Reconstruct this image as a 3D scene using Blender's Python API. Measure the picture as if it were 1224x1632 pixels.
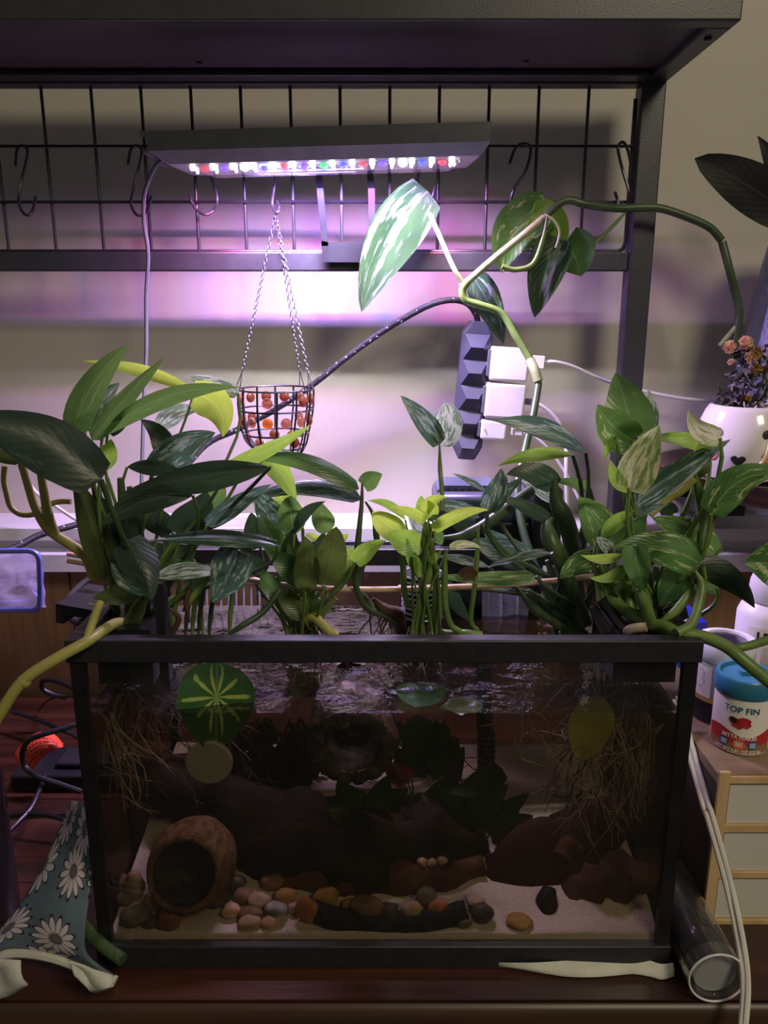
import bpy, bmesh, math, random
from mathutils import Vector, Matrix, noise
R_ = math.radians
random.seed(7)
SC = bpy.context.scene
for o in list(bpy.data.objects): bpy.data.objects.remove(o)
COL = SC.collection

# ---------------------------------------------------------------- camera
F = 1257.0; PITCH = 14.1; CZ = 0.572
cs, sn = math.cos(R_(PITCH)), math.sin(R_(PITCH))
cam = bpy.data.cameras.new('camera'); co = bpy.data.objects.new('camera', cam); COL.objects.link(co)
co.location = (0, 0, CZ); co.rotation_euler = (R_(90-PITCH), 0, 0)
cam.sensor_width = 36; cam.sensor_fit = 'AUTO'; cam.lens = 36*F/1632; cam.clip_start = 0.02
SC.camera = co
# ---------------------------------------------------------------- world, room light, exposure
W = bpy.data.worlds.new('world'); SC.world = W; W.use_nodes = True
W.node_tree.nodes['Background'].inputs[0].default_value = (0.75, 0.72, 0.66, 1)
W.node_tree.nodes['Background'].inputs[1].default_value = 0.072
def area(name, loc, rot, sx, sy, e, color, spread=180):
    l = bpy.data.lights.new(name, 'AREA'); l.shape = 'RECTANGLE'; l.size = sx; l.size_y = sy
    l.energy = e; l.color = color; l.spread = R_(spread)
    o = bpy.data.objects.new(name, l); COL.objects.link(o); o.location = loc; o.rotation_euler = rot
    return o
area('ceiling_lamp', (0.9, -0.75, 1.75), (R_(42), 0, R_(22)), 0.5, 0.5, 11.0, (1, .86, .62))
SC.view_settings.view_transform = 'Standard'; SC.view_settings.look = 'None'
SC.view_settings.gamma = 1; SC.view_settings.exposure = 0.75; SC.view_settings.use_curve_mapping = False

# ---------------------------------------------------------------- helpers
def P(px, py, Y):
    a = (px-612)/F; b = (py-816)/F; k = Y/(cs-b*sn)
    return Vector((a*k, Y, CZ-(sn+b*cs)*k))
def PZ(px, py, Z):
    a = (px-612)/F; b = (py-816)/F; k = (CZ-Z)/(sn+b*cs)
    return Vector((a*k, k*(cs-b*sn), Z))
def pxm(py, Y, n):      # n photograph pixels at that row and depth, in metres
    return n*Y/(cs-(py-816)/F*sn)/F
CR = dict(a=(0,0,.5), b=(612,0,.5), c=(0,480,.34314), d=(360,480,.34314), e=(700,480,.4281), f=(0,700,.34314), g=(380,700,.34314),
          h=(780,700,.36275), i=(0,1000,.34314), j=(380,1000,.34314), k=(740,1000,.34314), l=(120,1290,.34314), m=(440,1290,.34314),
          n=(780,1290,.36275), o=(0,1250,.2451), p=(1030,900,.24495), q=(680,740,.21242), r=(720,480,.19608), x=(0,0,1))
def Q(cr, X, Yc, Y):
    c = CR[cr]; return P(c[0]+c[2]*X, c[1]+c[2]*Yc, Y)

MATS = {}
def newmat(name):
    m = bpy.data.materials.new(name); m.use_nodes = True; nt = m.node_tree
    b = nt.nodes['Principled BSDF']; MATS[name] = m
    return m, nt, b
def N(nt, t, **kw):
    n = nt.nodes.new(t)
    for k, v in kw.items():
        if k in n.inputs: n.inputs[k].default_value = v
        else: setattr(n, k, v)
    return n
def pmat(name, c1, c2=None, scale=20, rough=.5, metal=0, bump=0, stretch=(1,1,1), detail=4, bscale=None, spec=.5, trans=0, sharp=None, coat=0, emit=None):
    """procedural colour-and-relief material: noise between two colours"""
    m, nt, b = newmat(name)
    c2 = c2 or tuple(min(1, x*1.35+.004) for x in c1)
    tc = N(nt, 'ShaderNodeTexCoord'); mp = N(nt, 'ShaderNodeMapping'); mp.inputs['Scale'].default_value = stretch
    nt.links.new(tc.outputs['Object'], mp.inputs[0])
    nz = N(nt, 'ShaderNodeTexNoise', Scale=scale, Detail=detail); nt.links.new(mp.outputs[0], nz.inputs['Vector'])
    cr = N(nt, 'ShaderNodeValToRGB'); lo, hi = sharp or (.35, .65)
    cr.color_ramp.elements[0].position = lo; cr.color_ramp.elements[1].position = hi
    cr.color_ramp.elements[0].color = (*c1, 1); cr.color_ramp.elements[1].color = (*c2, 1)
    nt.links.new(nz.outputs[0], cr.inputs[0]); nt.links.new(cr.outputs[0], b.inputs['Base Color'])
    b.inputs['Roughness'].default_value = rough; b.inputs['Metallic'].default_value = metal
    b.inputs['Specular IOR Level'].default_value = spec; b.inputs['Coat Weight'].default_value = coat
    if bump:
        n2 = N(nt, 'ShaderNodeTexNoise', Scale=bscale or scale*2, Detail=5); nt.links.new(mp.outputs[0], n2.inputs['Vector'])
        bp = N(nt, 'ShaderNodeBump', Strength=bump, Distance=.002); nt.links.new(n2.outputs[0], bp.inputs['Height'])
        nt.links.new(bp.outputs[0], b.inputs['Normal'])
    if trans:
        out = nt.nodes['Material Output']; tr = N(nt, 'ShaderNodeBsdfTranslucent'); mx = N(nt, 'ShaderNodeMixShader', Fac=trans)
        nt.links.new(cr.outputs[0], tr.inputs[0]); nt.links.new(b.outputs[0], mx.inputs[1]); nt.links.new(tr.outputs[0], mx.inputs[2])
        nt.links.new(mx.outputs[0], out.inputs[0])
    if emit:
        b.inputs['Emission Color'].default_value = (*emit[0], 1); b.inputs['Emission Strength'].default_value = emit[1]
    return m
def clearmat(name, tint=(1,1,1), gloss=(1,1,1), ior=1.45, rough=.02, haze=0, hazecol=(.8,.8,.8), bump=0, bscale=60, boost=1):
    """clear sheet: see-through with a tint, Fresnel reflection, a little haze of dust"""
    m, nt, b = newmat(name); nt.nodes.remove(b); out = nt.nodes['Material Output']
    tr = N(nt, 'ShaderNodeBsdfTransparent'); tr.inputs[0].default_value = (*tint, 1)
    gl = N(nt, 'ShaderNodeBsdfGlossy', Roughness=rough); gl.inputs[0].default_value = (*gloss, 1)
    fr = N(nt, 'ShaderNodeFresnel', IOR=ior); mx = N(nt, 'ShaderNodeMixShader')
    ge = N(nt, 'ShaderNodeNewGeometry'); io = N(nt, 'ShaderNodeMapRange'); io.inputs['To Min'].default_value = ior; io.inputs['To Max'].default_value = 1/ior
    nt.links.new(ge.outputs['Backfacing'], io.inputs['Value']); nt.links.new(io.outputs[0], fr.inputs['IOR'])   # same reflectance from either side of a pane
    mu = N(nt, 'ShaderNodeMath', operation='MULTIPLY', use_clamp=True); mu.inputs[1].default_value = boost
    nt.links.new(fr.outputs[0], mu.inputs[0])
    nt.links.new(mu.outputs[0], mx.inputs[0]); nt.links.new(tr.outputs[0], mx.inputs[1]); nt.links.new(gl.outputs[0], mx.inputs[2])
    last = mx
    if haze:
        d0 = N(nt, 'ShaderNodeBsdfDiffuse'); d0.inputs[0].default_value = (*hazecol, 1); d1 = N(nt, 'ShaderNodeBsdfTranslucent'); d1.inputs[0].default_value = (*hazecol, 1)
        df = N(nt, 'ShaderNodeMixShader', Fac=.5); nt.links.new(d0.outputs[0], df.inputs[1]); nt.links.new(d1.outputs[0], df.inputs[2])
        m2 = N(nt, 'ShaderNodeMixShader', Fac=haze); nt.links.new(mx.outputs[0], m2.inputs[1]); nt.links.new(df.outputs[0], m2.inputs[2]); last = m2
    if bump:
        tc = N(nt, 'ShaderNodeTexCoord'); nz = N(nt, 'ShaderNodeTexNoise', Scale=bscale, Detail=3); nt.links.new(tc.outputs['Object'], nz.inputs['Vector'])
        bp = N(nt, 'ShaderNodeBump', Strength=bump, Distance=.004); nt.links.new(nz.outputs[0], bp.inputs['Height'])
        nt.links.new(bp.outputs[0], gl.inputs['Normal']); nt.links.new(bp.outputs[0], fr.inputs['Normal'])
    nt.links.new(last.outputs[0], out.inputs[0])
    return m
def leafmat(name, A, B, V, thr, tcol, rough=.32, tfac=.35, star=None, yscale=2.0):
    """A ground green, B second green, V variegation colour above noise threshold thr, midrib and side veins from the leaf's own UV"""
    m, nt, b = newmat(name); L = nt.links
    uv = N(nt, 'ShaderNodeUVMap'); oi = N(nt, 'ShaderNodeObjectInfo')
    mu = N(nt, 'ShaderNodeMath', operation='MULTIPLY'); mu.inputs[1].default_value = 37.0; L.new(oi.outputs['Random'], mu.inputs[0])
    cb = N(nt, 'ShaderNodeCombineXYZ'); L.new(mu.outputs[0], cb.inputs[0]); L.new(mu.outputs[0], cb.inputs[2])
    ad = N(nt, 'ShaderNodeVectorMath', operation='ADD'); L.new(uv.outputs[0], ad.inputs[0]); L.new(cb.outputs[0], ad.inputs[1])
    mp = N(nt, 'ShaderNodeMapping'); mp.inputs['Scale'].default_value = (5, yscale, 1); mp.inputs['Rotation'].default_value = (0, 0, .25); L.new(ad.outputs[0], mp.inputs[0])
    nz = N(nt, 'ShaderNodeTexNoise', Scale=1.6, Detail=6, Roughness=.65); L.new(mp.outputs[0], nz.inputs['Vector'])
    n1 = N(nt, 'ShaderNodeTexNoise', Scale=2.2, Detail=2); L.new(ad.outputs[0], n1.inputs['Vector'])
    r1 = N(nt, 'ShaderNodeValToRGB'); r1.color_ramp.elements[0].position = .35; r1.color_ramp.elements[1].position = .65
    r1.color_ramp.elements[0].color = (*A, 1); r1.color_ramp.elements[1].color = (*B, 1); L.new(n1.outputs[0], r1.inputs[0])
    mr = N(nt, 'ShaderNodeMapRange'); mr.inputs['From Min'].default_value = thr-.02; mr.inputs['From Max'].default_value = thr+.03
    L.new(nz.outputs[0], mr.inputs['Value'])
    mx = N(nt, 'ShaderNodeMixRGB'); mx.inputs[2].default_value = (*V, 1); L.new(mr.outputs[0], mx.inputs[0]); L.new(r1.outputs[0], mx.inputs[1])
    sp = N(nt, 'ShaderNodeSeparateXYZ'); L.new(uv.outputs[0], sp.inputs[0])
    su = N(nt, 'ShaderNodeMath', operation='SUBTRACT'); su.inputs[1].default_value = .5; L.new(sp.outputs[0], su.inputs[0])
    ab = N(nt, 'ShaderNodeMath', operation='ABSOLUTE'); L.new(su.outputs[0], ab.inputs[0])
    rib = N(nt, 'ShaderNodeMapRange'); rib.inputs['From Min'].default_value = .012; rib.inputs['From Max'].default_value = .03
    rib.inputs['To Min'].default_value = .55; rib.inputs['To Max'].default_value = 0; L.new(ab.outputs[0], rib.inputs['Value'])
    ribc = N(nt, 'ShaderNodeMixRGB'); ribc.inputs[2].default_value = tuple(min(1, .5*x+.5*y+.03) for x, y in zip(B, V))+(1,)
    L.new(rib.outputs[0], ribc.inputs[0]); L.new(mx.outputs[0], ribc.inputs[1])
    # side veins: v - 0.6|u|
    k = N(nt, 'ShaderNodeMath', operation='MULTIPLY_ADD'); k.inputs[1].default_value = -.75; L.new(ab.outputs[0], k.inputs[0]); L.new(sp.outputs[1], k.inputs[2])
    k2 = N(nt, 'ShaderNodeMath', operation='MULTIPLY'); k2.inputs[1].default_value = 62; L.new(k.outputs[0], k2.inputs[0])
    s2 = N(nt, 'ShaderNodeMath', operation='SINE'); L.new(k2.outputs[0], s2.inputs[0])
    colout = ribc
    if star:
        cv = N(nt, 'ShaderNodeVectorMath', operation='SUBTRACT'); cv.inputs[1].default_value = (.5,.42,0); L.new(uv.outputs[0], cv.inputs[0])
        sv = N(nt, 'ShaderNodeSeparateXYZ'); L.new(cv.outputs[0], sv.inputs[0])
        an = N(nt, 'ShaderNodeMath', operation='ARCTAN2'); L.new(sv.outputs[1], an.inputs[0]); L.new(sv.outputs[0], an.inputs[1])
        a9 = N(nt, 'ShaderNodeMath', operation='MULTIPLY'); a9.inputs[1].default_value = 10; L.new(an.outputs[0], a9.inputs[0])
        cc_ = N(nt, 'ShaderNodeMath', operation='COSINE'); L.new(a9.outputs[0], cc_.inputs[0])
        lr = N(nt, 'ShaderNodeVectorMath', operation='LENGTH'); L.new(cv.outputs[0], lr.inputs[0])
        t1 = N(nt, 'ShaderNodeMath', operation='MULTIPLY_ADD'); t1.inputs[1].default_value = 2.3; t1.inputs[2].default_value = -.75; L.new(lr.outputs['Value'], t1.inputs[0])
        t2 = N(nt, 'ShaderNodeMath', operation='MULTIPLY_ADD'); t2.inputs[1].default_value = 1.5; L.new(nz.outputs[0], t2.inputs[0]); L.new(t1.outputs[0], t2.inputs[2])
        t3 = N(nt, 'ShaderNodeMath', operation='SUBTRACT'); L.new(cc_.outputs[0], t3.inputs[0]); L.new(t2.outputs[0], t3.inputs[1])
        mm = N(nt, 'ShaderNodeMapRange'); mm.inputs['From Min'].default_value = -.05; mm.inputs['From Max'].default_value = .12; L.new(t3.outputs[0], mm.inputs['Value'])
        nn = N(nt, 'ShaderNodeMixRGB'); nn.inputs[2].default_value = (*star, 1); L.new(mm.outputs[0], nn.inputs[0]); L.new(ribc.outputs[0], nn.inputs[1]); colout = nn
    L.new(colout.outputs[0], b.inputs['Base Color'])
    b.inputs['Roughness'].default_value = rough
    hs = N(nt, 'ShaderNodeMath', operation='MULTIPLY_ADD'); hs.inputs[1].default_value = .35; L.new(s2.outputs[0], hs.inputs[0]); L.new(nz.outputs[0], hs.inputs[2])
    bp = N(nt, 'ShaderNodeBump', Strength=.16, Distance=.0010); L.new(hs.outputs[0], bp.inputs['Height']); L.new(bp.outputs[0], b.inputs['Normal'])
    tr = N(nt, 'ShaderNodeBsdfTranslucent'); tm = N(nt, 'ShaderNodeMixRGB', Fac=.5); tm.inputs[2].default_value = (*tcol, 1); L.new(colout.outputs[0], tm.inputs[1]); L.new(tm.outputs[0], tr.inputs[0])
    ms = N(nt, 'ShaderNodeMixShader', Fac=tfac); L.new(b.outputs[0], ms.inputs[1]); L.new(tr.outputs[0], ms.inputs[2])
    L.new(ms.outputs[0], nt.nodes['Material Output'].inputs[0])
    return m

leafmat('leaf_dark', (.016,.034,.022), (.03,.055,.035), (.055,.085,.062), .60, (.05,.12,.02), tfac=.22, rough=.38)
leafmat('leaf_silver', (.03,.07,.05), (.05,.11,.075), (.34,.42,.38), .55, (.12,.25,.10), tfac=.28)
leafmat('leaf_black', (.010,.011,.010), (.016,.017,.015), (.018,.02,.018), .7, (.02,.03,.01), tfac=.08, rough=.6)
leafmat('leaf_mid', (.032,.095,.032), (.065,.16,.05), (.20,.32,.12), .64, (.22,.42,.05), tfac=.38)
leafmat('leaf_bright', (.13,.28,.04), (.20,.38,.06), (.42,.55,.20), .62, (.45,.75,.06), tfac=.45)
leafmat('leaf_neon', (.26,.42,.05), (.38,.55,.08), (.55,.65,.25), .66, (.6,.85,.08), tfac=.48)
leafmat('leaf_white', (.05,.14,.06), (.10,.22,.11), (.72,.78,.72), .50, (.35,.5,.25), tfac=.35)
leafmat('leaf_vine', (.012,.034,.012), (.022,.055,.018), (.085,.11,.085), .54, (.04,.10,.02), tfac=.2)
leafmat('leaf_gold', (.035,.11,.03), (.07,.19,.045), (.45,.52,.22), .58, (.22,.45,.05), tfac=.35)
leafmat('leaf_cream', (.16,.30,.05), (.25,.38,.10), (.70,.68,.46), .50, (.5,.6,.2), tfac=.4)
leafmat('leaf_olive', (.05,.075,.022), (.085,.12,.03), (.12,.16,.05), .7, (.12,.2,.02), tfac=.25)
leafmat('leaf_star', (.02,.09,.02), (.035,.14,.03), (.45,.58,.12), .72, (.1,.3,.03), tfac=.3, star=(.55,.68,.14))
leafmat('leaf_yellow', (.45,.48,.07), (.55,.56,.10), (.55,.55,.2), .7, (.8,.8,.08), tfac=.5)
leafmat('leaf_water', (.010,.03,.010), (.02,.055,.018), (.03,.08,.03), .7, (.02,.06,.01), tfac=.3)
leafmat('leaf_red', (.09,.012,.015), (.14,.02,.02), (.15,.03,.03), .7, (.2,.02,.02), tfac=.3)
pmat('stem_green', (.10,.18,.04), (.20,.30,.08), 30, .4, trans=.12)
pmat('stem_dark', (.03,.06,.025), (.06,.10,.04), 30, .4)
pmat('stem_yellow', (.38,.36,.08), (.48,.46,.14), 25, .42, trans=.12)
pmat('stem_pale', (.24,.29,.12), (.34,.38,.20), 60, .5, bump=.2)
pmat('sheath', (.05,.09,.035), (.09,.15,.05), 40, .4, stretch=(6,1,1), trans=.15)
pmat('root_pale', (.30,.24,.16), (.45,.38,.28), 60, .6)
pmat('root_dark', (.05,.03,.018), (.10,.065,.04), 60, .7, spec=.12)
pmat('black_metal', (.032,.033,.038), (.040,.041,.047), 60, .42, bump=.12, bscale=500)
pmat('black_plastic', (.012,.012,.015), (.018,.018,.022), 40, .35)
pmat('black_rim', (.016,.016,.020), (.022,.022,.026), 90, .45, bump=.1, bscale=300)
pmat('grey_plastic', (.10,.105,.13), (.12,.125,.15), 30, .4)
pmat('bluegrey_plastic', (.055,.06,.10), (.07,.075,.12), 30, .35)
pmat('wire_dark', (.045,.045,.055), (.06,.06,.07), 40, .35, metal=.7)
pmat('chrome_wire', (.07,.07,.085), (.10,.10,.12), 40, .4, metal=.6)
pmat('shelf_board', (.05,.048,.045), (.065,.062,.058), 8, .5, stretch=(1,8,1), bump=.1)
pmat('alu', (.30,.30,.36), (.34,.34,.40), 50, .35, metal=.5)
pmat('housing', (.045,.05,.06), (.055,.06,.07), 50, .4, metal=.3)
pmat('white_plastic', (.72,.71,.74), (.78,.77,.80), 12, .35)
pmat('white_cord', (.66,.64,.58), (.72,.70,.64), 12, .45)
pmat('white_cloth', (.62,.62,.52), (.72,.72,.62), 60, .9, bump=.6, bscale=900)
pmat('wall_paint', (.48,.455,.39), (.52,.49,.42), 3, .75, bump=.35, bscale=45)
pmat('trim_paint', (.62,.61,.63), (.72,.70,.73), 4, .45, bump=.15, bscale=40, stretch=(1,4,4))
pmat('wood_panel', (.30,.155,.09), (.42,.235,.14), 9, .45, stretch=(6,1,.35), bump=.1)
pmat('table_wood', (.028,.010,.006), (.075,.026,.015), 5, .32, stretch=(.5,9,9), bump=.08)
pmat('table_edge', (.05,.025,.013), (.09,.045,.024), 5, .4, stretch=(.5,9,9))
pmat('floor_dark', (.03,.028,.026), (.04,.037,.034), 5, .7)
pmat('pale_wood', (.55,.36,.17), (.66,.46,.24), 10, .5, stretch=(4,4,1), bump=.08)
pmat('board_wood', (.22,.155,.095), (.30,.21,.13), 6, .5, stretch=(1,6,1), bump=.08)
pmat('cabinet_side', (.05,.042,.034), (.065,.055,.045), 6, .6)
pmat('stick_wood', (.50,.33,.20), (.62,.44,.30), 14, .55, stretch=(.5,6,6), bump=.15)
pmat('drawer_white', (.60,.585,.52), (.66,.64,.575), 6, .5)
pmat('sand', (.62,.56,.50), (.82,.77,.72), 700, .9, bump=.8, bscale=900, detail=2)
pmat('bark', (.14,.08,.075), (.52,.40,.40), 90, .85, bump=1, bscale=140, sharp=(.4,.68), spec=.12)
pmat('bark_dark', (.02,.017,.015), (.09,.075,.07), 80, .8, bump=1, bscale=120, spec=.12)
pmat('driftwood_dark', (.012,.008,.006), (.030,.020,.014), 16, .75, bump=.7, bscale=60, stretch=(1,3,3), spec=.12)
pmat('driftwood_red', (.055,.021,.014), (.12,.055,.034), 26, .6, bump=.7, bscale=60, spec=.12)
pmat('coconut', (.10,.06,.03), (.24,.15,.075), 60, .85, bump=1, bscale=220, stretch=(3,1,3), spec=.12)
pmat('charcoal', (.008,.008,.009), (.022,.022,.024), 90, .6, bump=.9, bscale=180, spec=.12)
pmat('terracotta', (.036,.013,.010), (.058,.021,.015), 8, .7, bump=.2, spec=.12)
pmat('bowl_wood', (.055,.018,.014), (.085,.03,.022), 6, .35, stretch=(1,5,5), coat=.2)
pmat('disc_grey', (.40,.40,.385), (.46,.46,.445), 20, .6)
pmat('orange_tag', (.85,.075,.03), (.95,.11,.05), 6, .55)
pmat('tag_ink', (.10,.01,.01), (.13,.015,.015), 6, .7)
pmat('blue_frame', (.16,.18,.70), (.20,.22,.78), 20, .35)
pmat('blue_lid', (.03,.16,.28), (.04,.20,.34), 12, .3)
pmat('blue_plastic', (.02,.035,.45), (.03,.05,.52), 12, .35)
pmat('label_white', (.80,.77,.72), (.84,.81,.76), 12, .45)
pmat('label_red', (.42,.02,.025), (.48,.03,.035), 12, .45)
pmat('label_brown', (.26,.13,.05), (.32,.16,.07), 12, .45)
pmat('label_blue', (.02,.10,.26), (.03,.13,.3), 12, .45)
pmat('label_orange', (.62,.13,.06), (.68,.16,.08), 12, .45)
pmat('ink', (.012,.012,.014), (.016,.016,.02), 12, .5)
pmat('ink_grey', (.22,.22,.24), (.26,.26,.28), 12, .5)
pmat('ink_white', (.85,.83,.78), (.9,.88,.84), 12, .5)
pmat('ink_gold', (.40,.28,.07), (.46,.33,.1), 12, .4)
pmat('jar_grey', (.30,.31,.33), (.34,.35,.37), 12, .3)
pmat('bear_glaze', (.80,.76,.76), (.85,.81,.8), 6, .18, coat=.4)
pmat('glaze_pink', (.80,.22,.18), (.85,.28,.22), 6, .3)
pmat('glaze_yellow', (.80,.70,.32), (.85,.76,.4), 6, .3)
pmat('soil', (.09,.035,.03), (.14,.06,.05), 60, .9, bump=.6)
pmat('petal_peach', (.80,.50,.32), (.9,.68,.52), 60, .8, trans=.3, bump=.4)
pmat('petal_ochre', (.42,.24,.07), (.55,.34,.12), 60, .8, trans=.2)
pmat('dry_leaf', (.015,.016,.018), (.50,.40,.46), 40, .7, sharp=(.5,.62))
pmat('vase_blue', (.14,.17,.27), (.26,.30,.42), 30, .3, bump=.9, bscale=70, stretch=(1,1,.6), metal=.15)
pmat('rubber_leaf', (.02,.022,.02), (.03,.032,.03), 12, .45)
pmat('silicone', (.010,.010,.011), (.014,.014,.015), 40, .3)
pmat('dark_glass', (.03,.02,.04), (.04,.03,.055), 12, .12)
clearmat('tank_glass', (.93,.94,.92), ior=1.45, haze=.010, hazecol=(.6,.55,.45))
clearmat('water_side', (.58,.52,.43), ior=1.02, haze=.012, hazecol=(.28,.22,.15))
clearmat('water_top', (.43,.41,.375), ior=1.33, rough=.04, bump=.6, bscale=45, boost=2.2)
clearmat('clear_plastic', (.90,.90,.90), ior=1.5, rough=.05, haze=.035, boost=1.3)
clearmat('bag_film', (.86,.84,.90), ior=1.5, rough=.15, haze=.5, hazecol=(.80,.76,.92), bump=1, bscale=25, boost=1.5)
clearmat('amber_glass', (.82,.50,.40), ior=1.5, rough=.08, haze=.30, hazecol=(.42,.22,.16), boost=1.5)
clearmat('amber_deep', (.62,.26,.15), ior=1.5, rough=.08, haze=.45, hazecol=(.30,.11,.06), boost=1.5)
clearmat('amber_orange', (.95,.55,.20), ior=1.5, rough=.08, haze=.4, hazecol=(.8,.32,.05), boost=1.5)
clearmat('lens_clear', (.96,.96,.98), ior=1.3, rough=.1, haze=.02)
clearmat('stream', (.9,.92,.95), ior=1.33, rough=.05, haze=.25, hazecol=(.85,.87,.95), boost=2.5, bump=.5, bscale=80)
# braided cord: black with white flecks
m, nt, b = newmat('braid')
tc = N(nt, 'ShaderNodeTexCoord'); vo = N(nt, 'ShaderNodeTexVoronoi', Scale=170); nt.links.new(tc.outputs['Object'], vo.inputs['Vector'])
cr = N(nt, 'ShaderNodeValToRGB'); cr.color_ramp.elements[0].position = .14; cr.color_ramp.elements[1].position = .20
cr.color_ramp.elements[0].color = (.75,.75,.8,1); cr.color_ramp.elements[1].color = (.02,.02,.028,1)
nt.links.new(vo.outputs['Distance'], cr.inputs[0]); nt.links.new(cr.outputs[0], b.inputs['Base Color']); b.inputs['Roughness'].default_value = .6
bp = N(nt, 'ShaderNodeBump', Strength=.8, Distance=.001); nt.links.new(vo.outputs['Distance'], bp.inputs['Height']); nt.links.new(bp.outputs[0], b.inputs['Normal'])
# daisy print on the towel (flat print, in the cloth's UV)
m, nt, b = newmat('daisy_print'); L = nt.links
uv = N(nt, 'ShaderNodeUVMap'); mp = N(nt, 'ShaderNodeMapping'); mp.inputs['Scale'].default_value = (1.9, 2.9, 1); L.new(uv.outputs[0], mp.inputs[0])
wn = N(nt, 'ShaderNodeTexNoise', Scale=4, Detail=2); L.new(mp.outputs[0], wn.inputs['Vector'])
vo = N(nt, 'ShaderNodeTexVoronoi', Scale=1, Randomness=.45, voronoi_dimensions='2D'); L.new(mp.outputs[0], vo.inputs['Vector'])
sb = N(nt, 'ShaderNodeVectorMath', operation='SUBTRACT'); L.new(mp.outputs[0], sb.inputs[0]); L.new(vo.outputs['Position'], sb.inputs[1])
sx = N(nt, 'ShaderNodeSeparateXYZ'); L.new(sb.outputs[0], sx.inputs[0])
at = N(nt, 'ShaderNodeMath', operation='ARCTAN2'); L.new(sx.outputs[1], at.inputs[0]); L.new(sx.outputs[0], at.inputs[1])
m7 = N(nt, 'ShaderNodeMath', operation='MULTIPLY'); m7.inputs[1].default_value = 6.5; L.new(at.outputs[0], m7.inputs[0])
cz = N(nt, 'ShaderNodeMath', operation='COSINE'); L.new(m7.outputs[0], cz.inputs[0])
ab = N(nt, 'ShaderNodeMath', operation='ABSOLUTE'); L.new(cz.outputs[0], ab.inputs[0])
rr = N(nt, 'ShaderNodeMath', operation='MULTIPLY_ADD'); rr.inputs[1].default_value = .24; rr.inputs[2].default_value = .26; L.new(ab.outputs[0], rr.inputs[0])
ratio = N(nt, 'ShaderNodeMath', operation='DIVIDE'); L.new(vo.outputs['Distance'], ratio.inputs[0]); L.new(rr.outputs[0], ratio.inputs[1])
rp = N(nt, 'ShaderNodeValToRGB'); rp.color_ramp.interpolation = 'CONSTANT'
e = rp.color_ramp.elements; e[0].position = 0; e[0].color = (.16,.13,.16,1); e[1].position = .22; e[1].color = (.03,.02,.03,1)
for p_, c_ in ((.30, (.60,.52,.55)), (.88, (.02,.015,.02)), (1.0, (.10,.15,.18))):
    x_ = rp.color_ramp.elements.new(p_); x_.color = (*c_, 1)
L.new(ratio.outputs[0], rp.inputs[0])
lt = N(nt, 'ShaderNodeMath', operation='LESS_THAN'); lt.inputs[1].default_value = .22; L.new(ab.outputs[0], lt.inputs[0])
rin = N(nt, 'ShaderNodeMath', operation='LESS_THAN'); rin.inputs[1].default_value = 1.0; L.new(ratio.outputs[0], rin.inputs[0])
mul = N(nt, 'ShaderNodeMath', operation='MULTIPLY'); L.new(lt.outputs[0], mul.inputs[0]); L.new(rin.outputs[0], mul.inputs[1])
mxr = N(nt, 'ShaderNodeMixRGB'); mxr.inputs[2].default_value = (.03,.02,.03,1); L.new(mul.outputs[0], mxr.inputs[0]); L.new(rp.outputs[0], mxr.inputs[1])
L.new(mxr.outputs[0], b.inputs['Base Color']); b.inputs['Roughness'].default_value = .9

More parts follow.
